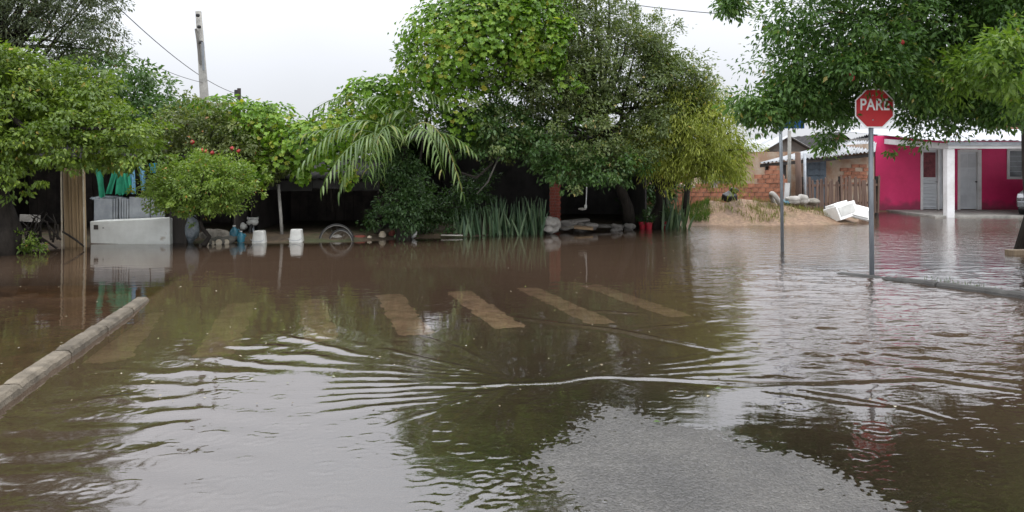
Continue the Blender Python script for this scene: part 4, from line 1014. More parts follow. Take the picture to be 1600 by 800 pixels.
# hoops / wheel rims half under water
def hoop(px, py, D, r_, label, rz, spokes):
    c = W(px, py, D); h_ = thing('bicycle_wheel', c, label, 'wheel', 'bicycle wheels by the shed')
    Rm = Matrix.Rotation(R(rz), 3, 'Z')
    P = lambda a, q: c + Rm @ Vector((q*math.cos(a), 0, q*math.sin(a)))
    MB().tube([P(2*math.pi*k/40, r_) for k in range(41)], .015, 7, cap=False).build('tyre', M['rubber'], h_, smooth=True)
    MB().tube([P(2*math.pi*k/40, r_-.024) for k in range(41)], .011, 6, cap=False).build('rim', M['grey_post'], h_, smooth=True)
    MB().lathe([(.02, -.05), (.02, .05)], c, 8, Matrix.Rotation(R(rz), 3, 'Z') @ Matrix.Rotation(R(90), 3, 'X')).build('hub', M['chrome'], h_)
    for k in range(spokes):
        MB().tube([c, P(2*math.pi*k/spokes+.2, r_-.02)], .0022, 4).build('spoke', M['grey_post'], h_)
hoop(526, 377, 16.35, .36, 'bicycle wheel arching highest out of the water', 12, 14)
hoop(533, 380, 16.2, .29, 'smaller bicycle wheel in front of the high one', -18, 12)
lumpobj('sack', W(527, 372, 16.5), (.16, .12, .07), M['sack'], 'pale bundle inside the bicycle wheels', 'sack', .15, 98)
items = [(560, 372, 16.6, .17, .06, 'brick_red', 'low heap of broken red brick right of the wheels', 'brick rubble'), (577, 372, 16.5, .05, .05, 'log_end', 'small tan lump beside the dark green shrub', 'rubble'),
         (598, 367, 16.7, .085, .085, 'log_end', 'tan rounded stone at the shrub foot', 'stone'), (612, 366, 16.9, .08, .10, 'brick_red', 'upright reddish broken block near the tan stone', 'brick rubble')]
for k, (px, py, D, sx, sz, mt, lb, ct) in enumerate(items):
    lumpobj('rubble_piece', W(px, py, D), (sx, sx*.8, sz), M[mt], lb, ct, .22, 110+k, 2)
for k, (px, py, D, lb) in enumerate([(626, 370, 16.6, 'white jar standing left of the white bowl'), ]):
    c = Vector((Xs(px, D), D, -.03)); j = thing('white_jar', c, lb, 'jar')
    MB().lathe([(.075, 0), (.08, .02), (.08, .14), (.06, .17)], c, 14).build('body', M['white_plastic'], j, smooth=True)
    MB().lathe([(.066, .17), (.066, .20)], c, 14).build('lid', M['sack'], j)
c = Vector((Xs(646, 16.8), 16.8, .02)); b_ = thing('white_bowl', c, 'white bowl lying among leaves left of the sword plants', 'bowl')
MB().lathe([(.05, 0), (.09, .03), (.12, .09), (.125, .12), (.115, .12), (.08, .04)], c, 18, Euler((R(25), R(-20), 0)).to_matrix()).build('shell', M['white_plastic'], b_, smooth=True)
tag(MB().box(W(706, 367.5, 17.0), (.48, .10, .02), Euler((0, R(1), R(3)))).build('floating_board', M['sack'], bevel=.004), 'thin pale board floating before the sword plants', 'board')
# right of the sword plants
lumpobj('sack', W(862, 352, 17.9), (.22, .2, .18), M['sack'], 'big pale sack at the foot of the brick pier', 'sack', .22, 120)
lumpobj('sack', W(856, 358, 17.6), (.12, .12, .08), M['sack'], 'small white lump before the big pale sack', 'sack', .22, 121)
for k, (px, py, D, sx, rz, mt, lb) in enumerate([(900, 345, 18.6, .62, 8, 'plaster_grey', 'grey slab resting on rubble right of the brick pier'), (893, 354, 18.4, .5, -4, 'sack_dirty', 'flat dirty board on the flooded edge below the grey slab'), (945, 353, 18.9, .9, 3, 'plaster_grey', 'long flat plank lying at the dark porch edge'), (912, 356, 18.2, .45, -6, 'cardboard', 'brownish flat cardboard at the porch water edge')]):
    tag(MB().box(W(px, py, D), (sx, .22, .05), Euler((R(6), R(-5+3*k), R(rz)))).build('flat_board', M[mt], bevel=.006), lb, 'board')
for k, (px, py, D, s_) in enumerate([(888, 350, 18.4, .13), (925, 352, 18.5, .12), (908, 352, 18.7, .16), (963, 354, 18.7, .1), (985, 354, 18.9, .1)]):
    lumpobj('rubble_piece', W(px, py+2, D), (s_*1.3, s_, s_*.7), M['plaster_grey'], ['grey rubble lump right of the big pale sack', 'grey rubble lump below the hanging lamp', 'largest rubble lump beneath the grey slab', 'rubble lump at the middle of the dark porch', 'rubble lump left of the red pots'][k], 'rubble', .45, 130+k, 3)
hl = thing('hanging_lamp', W(914, 322, 18.6), 'thin white cord with a bulb socket hanging in the dark porch', 'lamp')
MB().tube([W(917, 280, 18.6), W(916.5, 300, 18.6), W(915.5, 320, 18.6)], .014, 6).build('cord', M['white_paint'], hl)
MB().lathe([(.02, 0), (.035, .03), (.035, .08), (.015, .10)], W(915, 326, 18.6), 10).build('socket', M['white_plastic'], hl)
MB().lump(W(910, 326.5, 18.6), (.10, .06, .035), .1, 140, 2).build('shade', M['sack'], hl, smooth=True)
# red pots with plants
def pot(px, D, h, r_, label, band=False):
    c = Vector((Xs(px, D), D, 0.0)); p_ = thing('flower_pot', c, label, 'pot', 'red pots by the tree')
    MB().lathe([(r_*.72, -.02), (r_*.95, h*.85), (r_*1.08, h*.86), (r_*1.08, h), (r_*.95, h), (r_*.9, h*.9)], c, 16).build('body', M['plastic_red'], p_, smooth=False)
    if band: MB().lathe([(r_*.86, h*.40), (r_*.93, h*.62)], c, 16).build('pale_band', M['sack'], p_)
    mb = MB(); rr = random.Random(px)
    arr, C = make_crown([[c.x, c.y, c.z+h+.12, .12, .12, .14, 1]], 8, 12, .09, .10, .03, int(px), droop=.1); crown_obj([arr], 'foliage', M['lf_shade'], p_)
pot(1004, 19.4, .17, .095, 'left one of two touching red pots at the tree foot'); pot(1014, 19.3, .16, .09, 'right one of two touching red pots at the tree foot'); pot(1041.5, 19.4, .18, .10, 'single red pot with pale band before sword plants', True)

# ------------------------------------------------------------------ sword plants
blades = []
for k in range(4):
    rr = random.Random(60+k); n = 6; vs = []; fs = []
    bend = rr.uniform(-.12, .12)
    for i in range(n+1):
        t = i/n; w = (.018+.014*math.sin(math.pi*min(1, t*1.1)))*(1-t**3) + .001
        x = bend*t*t; tw = .5*t
        vs += [Vector((x-w*math.cos(tw), -w*math.sin(tw), t)), Vector((x, .012, t)), Vector((x+w*math.cos(tw), w*math.sin(tw), t))]
    for i in range(n):
        for j in range(2): q = i*3+j; fs.append((q, q+1, q+4, q+3))
    me = MB().add(vs, fs).mesh('blade', M['blade'], True); blades.append(me)
def swords(label, px0, px1, D, hpx, n, seed, spread=.5, group='sword plant clumps'):
    rr = random.Random(seed); xa, xb = Xs(px0, D), Xs(px1, D)
    s_ = thing('sword_plant', ((xa+xb)/2, D, 0), label, 'plant', group)
    for i in range(n):
        x = rr.uniform(xa, xb); y = D + rr.uniform(-spread*.3, spread); h = hpx/FOC*D*rr.uniform(.55, 1.05)
        place('blade', blades[i % 4], s_, (x, y, -.08), (R(rr.uniform(-12, 12)), R(rr.uniform(-15, 15)), rr.uniform(0, 6.28)), (rr.uniform(.8, 1.25), 1, h+.08))
swords('tall dense sword plant clump standing in water before the brick pier', 775, 850, 17.6, 60, 118, 1)
swords('sparser sword plant clump left of the dense one', 712, 775, 17.3, 50, 66, 2)
swords('sword plants growing beside the right-hand tree trunk', 1032, 1078, 19.3, 56, 60, 3)

# ------------------------------------------------------------------ palm
pc = W(628, 232, 16.5)
pl = thing('palm_tree', (pc.x, pc.y, 0), 'feather palm with drooping fronds above the low shed', 'palm')
MB().tube([(pc.x+.05, pc.y, -.1), (pc.x+.02, pc.y, .8), (pc.x, pc.y, pc.z-.15), (pc.x, pc.y, pc.z+.15)], [.17, .14, .13, .07], 12).build('trunk', M['bark'], pl)
lfm = []
for k in range(3):
    vs = []; fs = []; n = 6; dr_ = (.25, .45, .75)[k]
    for i in range(n+1):
        t = i/n; w = .019*math.sin(math.pi*min(1, .15+.85*t))**.6*(1-.7*t**4)+.001
        z = -dr_*t*t; x = t*(1-.25*dr_*t)
        vs += [Vector((x, -w, z+.006)), Vector((x, 0, z)), Vector((x, w, z+.006))]
    for i in range(n):
        for j in range(2): q = i*3+j; fs.append((q, q+1, q+4, q+3))
    lfm.append(MB().add(vs, fs).mesh('leaflet', M['palm'], True))
def frond(pts, n, L0, seed):
    rr = random.Random(seed); P = [Vector(p_) for p_ in pts]
    def bez(t):
        q = list(P)
        while len(q) > 1: q = [q[i].lerp(q[i+1], t) for i in range(len(q)-1)]
        return q[0]
    ts_ = [i/16 for i in range(17)]
    fo = MB().tube([bez(t) for t in ts_], [.022*(1-.8*t)+.003 for t in ts_], 6).build('frond', M['palm'], pl, smooth=True)
    for i in range(n):
        t = .14 + .86*i/(n-1); p_ = bez(t); d = (bez(min(1, t+.02))-bez(max(0, t-.02))).normalized()
        for s_ in (-1, 1):
            side = d.cross(Vector((0, 0, 1))); 
            if side.length < .1: side = Vector((1, 0, 0))
            side.normalize(); x_ = (side*s_*rr.uniform(.75, 1.0) + d*rr.uniform(.55, .85) + Vector((0, 0, rr.uniform(-.35, .10)))).normalized()
            z_ = Vector((0, 0, 1)); y_ = z_.cross(x_).normalized(); z_ = x_.cross(y_)
            ln = L0*(math.sin(math.pi*(.12+.80*t))**.6)*rr.uniform(.85, 1.1)
            place('leaflet', lfm[rr.choice((0, 1, 1, 2))], fo, p_, Matrix((x_, y_, z_)).transposed(), (ln, .95, ln))
C0 = pc
frond([C0, W(660, 185, 16.3), W(640, 150, 16.6), W(590, 190, 16.2)], 15, .5, 11)
frond([C0, W(600, 200, 16.2), W(520, 190, 16.0), W(462, 215, 16.2)], 18, .52, 12)
frond([C0, W(660, 200, 16.2), W(700, 195, 16.0), W(742, 240, 16.0)], 16, .5, 13)
frond([C0, W(610, 195, 16.0), W(590, 200, 15.5), W(592, 282, 15.3)], 18, .55, 9)
frond([C0, W(640, 190, 16.0), W(560, 190, 15.6), W(530, 300, 15.5)], 18, .58, 10)
frond([C0, W(590, 165, 16.1), W(530, 175, 15.8), W(468, 262, 15.5)], 20, .62, 1)
frond([C0, W(600, 190, 15.9), W(545, 205, 15.5), W(505, 290, 15.2)], 19, .60, 2)
frond([C0, W(620, 170, 15.8), W(585, 190, 15.3), W(575, 275, 15.1)], 18, .55, 3)
frond([C0, W(650, 170, 16.1), W(690, 170, 15.9), W(722, 300, 15.7)], 20, .56, 4)
frond([C0, W(650, 180, 15.7), W(675, 190, 15.3), W(690, 265, 15.1)], 17, .52, 5)
frond([C0, W(600, 150, 16.7), W(545, 130, 16.9), W(490, 172, 17.1)], 17, .55, 6)
frond([C0, W(630, 140, 16.5), W(650, 120, 16.5), W(700, 165, 16.3)], 16, .5, 7)
frond([C0, W(615, 160, 16.4), W(600, 130, 16.5), W(560, 165, 16.3)], 16, .5, 8)

# ------------------------------------------------------------------ trees and shrubs
# left bright tree over the shack
tree('leafy_tree', 'bright green leafy tree with dark trunk at the far left', 'tree', (-9.15, 13.7, -.1), (-9.35, 13.8, 2.6), .26,
     [blob(20, 140, 13.8, 55, 40, .8), blob(75, 120, 14.2, 45, 32, .7), blob(110, 165, 14.1, 60, 40, .8), blob(165, 190, 14.2, 50, 38, .7), blob(20, 85, 14.0, 45, 28, .7), blob(70, 185, 13.7, 60, 30, .7), blob(200, 220, 14.2, 55, 50, .8), blob(60, 215, 13.6, 90, 50, .9), blob(-40, 190, 13.3, 70, 110, 1.0),
      blob(10, 255, 13.2, 30, 45, .6), blob(110, 235, 13.6, 50, 38, .6), blob(-120, 150, 13.6, 120, 130, 1.3), blob(150, 135, 14.6, 50, 35, .8), blob(10, 105, 13.9, 50, 35, .7)],
     1150, 36, .25, .090, .046, M['lf_bright'], M['bark'], 101, shell=.4, droop=.5, flat=.42)
# feathery tree top left
tree('feathery_tree', 'tall tree with thin twigs and sparse grey-green leaves, top left', 'tree', (-11.4, 17.2, -.1), (-11.6, 17.0, 4.2), .13,
     [blob(60, 20, 16.5, 110, 50, 1.2), blob(150, 45, 16.4, 55, 45, .9), blob(120, -20, 16.6, 90, 50, 1.0), blob(-30, -10, 16.5, 110, 70, 1.3), blob(165, 85, 16.4, 32, 26, .6), blob(140, 115, 16.4, 35, 24, .6), blob(100, 80, 16.4, 60, 40, .8), blob(30, -100, 16.8, 130, 70, 1.3), blob(170, 5, 16.5, 30, 25, .6)],
     950, 38, .24, .08, .026, M['lf_feather'], M['bark'], 102, ntarget=70, shell=.15, droop=.25, flat=.6)
# darker tree behind
tree('dark_tree', 'dark green tree between the bright tree and the utility pole', 'tree', (-10.2, 19.8, -.1), (-10.0, 19.9, 2.6), .2,
     [blob(190, 160, 19.5, 55, 45, 1.0), blob(235, 150, 19.6, 45, 28, .8), blob(260, 185, 19.4, 45, 40, .9), blob(150, 110, 19.8, 50, 40, .9), blob(280, 170, 19.5, 25, 14, .5), blob(215, 112, 19.6, 26, 20, .6), blob(220, 220, 19.0, 60, 40, .9), blob(60, 170, 20.6, 110, 70, .9), blob(-60, 150, 20.6, 110, 90, .9), blob(150, 190, 20.4, 80, 60, .8)],
     620, 40, .30, .13, .065, M['lf_dark'], M['bark'], 103, shell=.4)
# shrub with red flowers behind the round bush
shr, Csh = tree('flowering_shrub', 'olive shrub with a few red flowers behind the round bush', 'shrub', (-7.3, 17.4, -.05), (-7.2, 17.4, 1.3), .09,
     [blob(330, 205, 17.2, 60, 45, .8), blob(385, 215, 17.1, 50, 42, .8), blob(270, 215, 17.3, 45, 35, .7), blob(300, 180, 17.5, 40, 25, .6), blob(360, 240, 16.8, 50, 25, .6), blob(250, 245, 17.3, 30, 25, .5), blob(420, 230, 17.0, 30, 40, .6), blob(412, 262, 16.8, 22, 26, .3, .25), blob(450, 250, 16.85, 35, 18, .3, .25)],
     400, 36, .24, .085, .045, M['lf_shrub'], M['bark'], 104, shell=.4)
fl = MB().lump((0, 0, 0), (.05, .05, .045), .3, 7, 1).mesh('flower', M['flower'], True)
for k, (px, py) in enumerate([(316, 235), (332, 239), (363, 232), (322, 237), (300, 222), (372, 236)]):
    place('flower', fl, shr, W(px, py, 16.25), (0, 0, k), (1.1, 1, .9))
# round clipped bush on a stem
tree('round_bush', 'rounded light green bush on a short stem before the shack', 'bush', W(318, 384, 15.1), W(318, 318, 15.1), .05,
     [blob(312, 290, 15.1, 74, 42, .85), blob(280, 300, 15.0, 45, 30, .6), blob(350, 285, 15.1, 40, 36, .65), blob(320, 265, 15.2, 45, 24, .6), blob(252, 308, 15.0, 20, 20, .35)],
     520, 34, .14, .060, .034, M['lf_bush'], M['bark'], 105, shell=.78, droop=.1, flat=.8)
tree('sky_gap_hedge', 'dense dark hedge added behind the low shed and its vine to close sky gaps', 'hedge', (-4.6, 21.3, -.05), (-4.6, 21.3, 1.4), .1,  # added foliage, blocks the sky showing above the shed roof
     [blob(420, 215, 20.9, 60, 48, .5), blob(500, 228, 20.9, 60, 40, .5), blob(570, 210, 20.9, 55, 55, .5), blob(350, 215, 20.9, 60, 45, .5), blob(620, 190, 20.9, 45, 60, .5), blob(640, 240, 20.9, 50, 40, .5)],
     420, 40, .30, .13, .07, M['lf_dark'], M['bark'], 115, shell=.2)
tree('back_shrub', 'dark shrub added to close the sky gap behind the red pots and trunks', 'shrub', (4.2, 22.6, -.05), (4.2, 22.6, .9), .07,  # added foliage, shuts out a bright strip of sky
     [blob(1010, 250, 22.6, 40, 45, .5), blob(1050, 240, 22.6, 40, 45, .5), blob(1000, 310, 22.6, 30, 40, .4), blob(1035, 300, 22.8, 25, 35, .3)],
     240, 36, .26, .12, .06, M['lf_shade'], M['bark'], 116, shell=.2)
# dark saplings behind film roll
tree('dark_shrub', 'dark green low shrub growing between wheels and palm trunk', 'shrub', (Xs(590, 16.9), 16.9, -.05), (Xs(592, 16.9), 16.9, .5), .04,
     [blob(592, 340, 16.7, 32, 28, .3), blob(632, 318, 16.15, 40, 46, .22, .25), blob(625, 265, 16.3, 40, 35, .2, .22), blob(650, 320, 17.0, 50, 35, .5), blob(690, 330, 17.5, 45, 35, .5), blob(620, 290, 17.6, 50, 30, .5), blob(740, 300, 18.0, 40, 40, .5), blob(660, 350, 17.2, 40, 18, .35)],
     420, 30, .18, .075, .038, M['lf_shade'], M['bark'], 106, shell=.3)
tree('water_weed', 'small leafy weed at the water beside the far left trunk', 'weed', (Xs(35, 13.9), 13.9, -.05), (Xs(35, 13.9), 13.9, .15), .015,
     [blob(35, 378, 13.9, 18, 14, .2), blob(55, 382, 13.8, 10, 9, .15)], 40, 20, .10, .07, .03, M['lf_bush'], M['bark'], 107, ntarget=8)
# fallen dark branches by the left trunk
fb_ = thing('brushwood', W(75, 385, 14.3), 'tangle of dark dead branches between trunk and tan sheet', 'brushwood')
rr = random.Random(9)
for k in range(16):
    a = W(rr.uniform(40, 95), rr.uniform(372, 390), 14.4); b = W(rr.uniform(30, 100), rr.uniform(330, 370), 14.5+rr.uniform(-.2, .3)); mid = a.lerp(b, .5)+Vector((rr.uniform(-.15, .15), 0, rr.uniform(0, .15)))
    MB().tube([a, mid, b], [.022, .016, .008], 5).build('branch', M['bark'], fb_, smooth=True)
tag(MB().box(W(47, 341, 15.6), (.40, .04, .14), Euler((0, R(3), 0))).build('white_plank', M['sack']), 'short pale plank in the dark behind the far left trunk', 'plank')

# big tree, its lobes reach above the picture
bigB = [blob(860, 60, 18.4, 150, 110, 1.9), blob(760, 60, 18.0, 100, 85, 1.5), blob(960, 90, 18.4, 100, 85, 1.6), blob(1030, 150, 18.2, 75, 65, 1.3), blob(880, -50, 18.8, 110, 85, 1.6),
        blob(700, 110, 17.9, 70, 60, 1.2), blob(780, 195, 17.5, 85, 55, 1.2), blob(900, 200, 17.6, 90, 60, 1.3), blob(1000, 220, 17.8, 70, 50, 1.1), blob(940, 250, 17.3, 70, 35, .9), blob(890, 270, 17.1, 45, 28, .6), blob(850, 140, 17.4, 100, 60, 1.2), blob(1075, 175, 18.2, 35, 45, .8), blob(1010, 60, 18.6, 25, 35, .7), blob(660, 150, 18.2, 35, 60, .8), blob(1055, 125, 18.2, 38, 38, .8, 1.0), blob(1085, 150, 18.1, 26, 40, .7, .8), blob(1030, 85, 18.3, 34, 34, .8, .8), blob(1040, 190, 17.9, 60, 45, .9, 1.2)]
big, Cb = tree('large_tree', 'large dense tree overgrown with vines in the middle', 'tree', (3.0, 19.5, -.05), (2.2, 19.0, 2.9), .15, bigB,
     1850, 56, .27, .080, .038, M['lf_big'], M['bark'], 110, ntarget=60, shell=.35, droop=.35, flat=.7)
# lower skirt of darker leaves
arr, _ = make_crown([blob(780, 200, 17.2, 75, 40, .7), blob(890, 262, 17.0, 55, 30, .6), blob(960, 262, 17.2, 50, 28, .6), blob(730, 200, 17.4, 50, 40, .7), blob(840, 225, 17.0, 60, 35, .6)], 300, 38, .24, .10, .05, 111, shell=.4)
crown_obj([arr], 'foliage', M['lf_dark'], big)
# second trunk, willow-like shrub tree on the right side
tree('slender_leaf_tree', 'yellow-green tree with narrow hanging leaves at the right of the grove', 'tree', (Xs(1020, 19.6), 19.6, -.05), (Xs(1045, 19.5), 19.5, 1.7), .19,
     [blob(1080, 215, 18.0, 70, 60, 1.1), blob(1125, 235, 17.9, 45, 55, .9), blob(1060, 170, 18.2, 50, 40, .9), blob(1110, 165, 18.2, 38, 35, .7), blob(1145, 255, 17.9, 25, 32, .6), blob(1020, 225, 17.9, 30, 30, .5, .3), blob(1040, 240, 17.9, 50, 40, .8), blob(1090, 262, 17.7, 55, 22, .6)],
     820, 44, .25, .105, .020, M['lf_willow'], M['bark'], 112, ntarget=40, shell=.35, droop=1.1, flat=1.0, updown=.15)
tag(MB().tube([W(1068, 345, 19.9), W(1072, 310, 19.9), W(1075, 290, 19.9), W(1082, 255, 19.8)], [.10, .085, .08, .07], 8).build('bare_trunk', M['bark'], smooth=True), 'thin dark trunk right of the sword plants by the block wall', 'trunk')

# vines: large leaves ------------------------------------------------------
def lobed():
    ang = [0, .45, .75, 1.2, 1.65, 2.3, 2.9]; rad = [1.0, .62, .82, .55, .66, .45, .18]
    pts = [Vector((rad[i]*math.cos(ang[i]), rad[i]*math.sin(ang[i]), .10*rad[i]*abs(math.sin(ang[i])))) for i in range(7)]
    pts += [Vector((p_.x, -p_.y, p_.z)) for p_ in pts[:0:-1]]
    vs = [Vector((0, 0, -.05))] + [Vector((p_.x*.5+.15, p_.y*.62, p_.z-.10*p_.x*p_.x)) for p_ in pts]
    n = len(pts); return vs, [(0, 1+i, 1+(i+1) % n) for i in range(n)]
LV, LF = lobed()
leaf_me = MB().add(LV, LF).mesh('leaf', M['lf_vine_one'])
def vine(name, label, base, patches, n, size, seed, single=120, mat='lf_vine', stems=None):
    """patches: lobes; leaves lie like scales on their outer, street-facing side"""
    g_ = np.random.default_rng(seed); root = thing(name, base, label, 'vine')
    w = np.array([b[6] for b in patches]); w /= w.sum(); bi = g_.choice(len(patches), n, p=w); B = np.array([b[:6] for b in patches])
    d = unit(n, g_); d[:, 1] = -np.abs(d[:, 1])*1.0; d[:, 2] += .25; d /= np.linalg.norm(d, axis=1)[:, None]
    P = B[bi, :3] + d*B[bi, 3:6]*(1 + .10*g_.normal(size=(n, 1)))
    nn = d*.8 + unit(n, g_)*.45; nn[:, 2] += .35; nn /= np.linalg.norm(nn, axis=1)[:, None]
    dr_ = unit(n, g_)*.6; dr_[:, 2] -= .9
    dr_ -= nn*(dr_*nn).sum(1)[:, None]; dr_ /= np.linalg.norm(dr_, axis=1)[:, None]
    sd = np.cross(nn, dr_); s_ = size*(.6+.7*g_.random(n))
    lv = np.array([tuple(q) for q in LV]); lf = np.array(LF)
    k = len(lv)
    V = P[:, None, :] + s_[:, None, None]*(lv[None, :, 0, None]*dr_[:, None, :] + lv[None, :, 1, None]*sd[:, None, :] + lv[None, :, 2, None]*nn[:, None, :])
    F = (np.arange(n)[:, None, None]*k + lf[None]).reshape(-1, 3)
    hue = np.clip(.35*lat_noise(P[:, 0], P[:, 2], 1.3, seed) + .25*g_.normal(size=n) + .5, 0, .94); hue = np.where(g_.random(n) < .025, 1, hue)
    big_i = np.argsort(P[:, 1] - 3*s_)[:single] if single else np.array([], int)
    keep = np.ones(n, bool); keep[big_i] = False
    Vk = V[keep].reshape(-1, 3); m_ = keep.sum(); Fk = (np.arange(m_)[:, None, None]*k + lf[None]).reshape(-1, 3)
    crown_obj([(Vk, Fk, np.repeat(hue[keep], k))], 'foliage', M[mat], root)
    for i in big_i:
        mt_ = Matrix((dr_[i], sd[i], nn[i])).transposed(); place('leaf', leaf_me, root, P[i], mt_, (s_[i],)*3)
    mb = MB(); rr = random.Random(seed)
    for q in (stems or []): MB().tube(q, [.03]*len(q), 6).build('stem', M['bark'], root, smooth=True)
    return root
vine('climbing_vine', 'light green large-leaved vine draped over the left dome of the big tree', (-1.6, 17.2, 0),
     [blob(735, 75, 17.3, 105, 78, 1.2), blob(690, 115, 17.1, 62, 65, .9), blob(790, 40, 17.6, 95, 55, 1.2), blob(830, 10, 17.9, 60, 45, 1.0), blob(720, 180, 16.9, 40, 55, .5), blob(650, 120, 17.3, 32, 45, .5), blob(740, 30, 17.8, 60, 40, .9), blob(700, 60, 17.6, 60, 40, .9)],
     5600, .155, 201, 160, stems=[[W(660, 350, 17.6), W(655, 260, 17.7), W(668, 180, 17.8), W(700, 110, 17.8)]])
vine('hanging_vine', 'bright vine streamer hanging down the middle of the big tree', (.7, 16.6, 0),
     [blob(868, 70, 16.5, 16, 40, .2), blob(850, 95, 16.5, 28, 14, .2), blob(885, 125, 16.5, 18, 12, .15), blob(872, 140, 16.5, 8, 22, .1), blob(890, 45, 16.6, 10, 18, .15), blob(905, 135, 16.5, 10, 6, .1), blob(822, 60, 16.6, 20, 60, .25)],
     800, .17, 202, 60, stems=[[W(885, 30, 16.7), W(868, 80, 16.6), W(872, 150, 16.6)]])
vine('roof_vine', 'vine mat covering the low shed roof left of the palm', (-4.6, 17.0, 0),
     [blob(430, 205, 17.2, 45, 42, .7), blob(480, 225, 17.0, 60, 32, .7), blob(540, 205, 17.3, 55, 40, .7), blob(575, 175, 17.6, 45, 50, .7), blob(600, 150, 17.8, 30, 30, .6), blob(400, 190, 17.4, 45, 30, .7), blob(350, 175, 17.8, 50, 24, .6), blob(620, 165, 17.8, 25, 45, .5), blob(520, 250, 16.7, 40, 18, .3), blob(440, 250, 16.8, 50, 18, .4), blob(585, 235, 16.9, 35, 28, .3), blob(480, 258, 16.9, 45, 12, .3), blob(408, 268, 16.6, 16, 26, .15, .10), blob(470, 272, 16.75, 14, 14, .12, .06), blob(545, 275, 16.7, 12, 18, .12, .05), blob(560, 145, 17.9, 18, 22, .4), blob(600, 215, 17.4, 30, 25, .4)],
     3600, .165, 203, 90, stems=[[W(520, 330, 17.4), W(515, 270, 17.2), W(530, 220, 17.2)], [W(770, 255, 16.9), W(745, 278, 16.8), W(720, 270, 16.8)]])
tag(MB().tube([W(780, 245, 17.0), W(772, 262, 16.95), W(762, 285, 16.9), W(745, 303, 16.9)], [.022, .02, .018, .012], 6).build('dead_stem', M['bark_grey'], smooth=True), 'bare curved stem hanging before the dark house', 'stem')

# right tree overhanging the sign
rB = [blob(1500, 60, 12.0, 190, 120, 1.3), blob(1340, 60, 11.4, 120, 95, 1.0), blob(1240, 110, 11.3, 75, 65, .7), blob(1190, 150, 11.2, 40, 32, .4), blob(1300, 138, 11.9, 80, 40, .6), blob(1420, 122, 11.8, 90, 50, .8), blob(1530, 122, 11.4, 90, 50, .8), blob(1250, 20, 11.2, 60, 55, .7),
      blob(1440, 168, 11.9, 40, 22, .35, .25), blob(1500, 164, 11.9, 45, 20, .35, .25), blob(1245, 148, 11.5, 55, 32, .45, .6), blob(1145, 5, 10.8, 14, 16, .2, .12), blob(1580, 95, 9.9, 70, 55, .6), blob(1330, -90, 11.0, 120, 90, 1.1), blob(1520, -130, 11.2, 200, 120, 1.3), blob(1700, 40, 12.2, 150, 150, 1.3), blob(1225, 162, 11.6, 34, 22, .35, .3), blob(1600, 20, 11.2, 110, 90, 1.0),
      blob(1335, 104, 10.8, 38, 18, .25, .22), blob(1385, 100, 10.8, 32, 18, .25, .2), blob(1438, 138, 10.9, 16, 24, .2, .12), blob(1292, 212, 12.2, 9, 26, .15, .07), blob(1442, 208, 11.9, 12, 24, .15, .07), blob(1550, 172, 11.4, 40, 20, .35, .2), blob(1490, 200, 12.0, 18, 12, .2, .07), blob(1270, 166, 11.7, 42, 22, .4, .35), blob(1165, 162, 11.2, 24, 14, .25, .12), blob(1185, 178, 11.3, 22, 18, .25, .12), blob(1215, 178, 11.6, 22, 14, .25, .1), blob(1320, 172, 11.9, 30, 14, .3, .15), blob(1585, 170, 11.0, 30, 22, .3, .12)]
rt, Cr = tree('street_tree', 'dark green overhanging street tree at the right, branches over the sign', 'tree', (9.72, 14.4, -.1), (9.80, 14.1, 3.9), .24, rB,
     2400, 46, .26, .084, .037, M['lf_right'], M['bark'], 120, ntarget=70, shell=.3, droop=.45, flat=.75)
arr, _ = make_crown([blob(1580, 95, 9.4, 60, 55, .6), blob(1490, 120, 10.5, 40, 40, .5), blob(1370, 128, 11.0, 30, 10, .2), blob(1590, 160, 9.6, 40, 25, .5)], 90, 30, .18, .10, .035, 121, shell=.5, droop=.4)
M['lf_new'] = leafmat('lf_new', (.07, .13, .02), (.12, .20, .03), (.19, .27, .05), (.25, .2, .05), trans=.45)
crown_obj([arr], 'new_leaves', M['lf_new'], rt)
for k, (px, py) in enumerate([(1410, 66), (1500, 128), (1505, 90), (1330, 115), (1332, 122)]):
    place('flower', fl, rt, W(px, py, 10.6), (0, 0, k), (.8, .7, .8))
single = MB().add([(0, 0, 0), (.45, .22, .05), (1, 0, -.12), (.45, -.22, .05)], [(0, 3, 2), (0, 2, 1)]).mesh('leaf', M['lf_right_one'])
rr = random.Random(44); near = sorted(range(len(Cr)), key=lambda i: Cr[i][1])[:260]
for i in near[:200]:
    c = Vector(Cr[i]); e = Euler((rr.uniform(-.7, .7), rr.uniform(-.2, 1.0), rr.uniform(0, 6.28))); s_ = rr.uniform(.08, .12)
    place('leaf', single, rt, c + Vector((rr.uniform(-.2, .2), rr.uniform(-.3, .05), rr.uniform(-.2, .2))), e, (s_, s_, s_))
tag(MB().box((9.42, 13.75, .01), (1.15, .16, .16), Euler((0, 0, R(4)))).build('timber_edging', M['timber'], bevel=.012), 'brown timber edging plank around the right tree foot', 'plank')

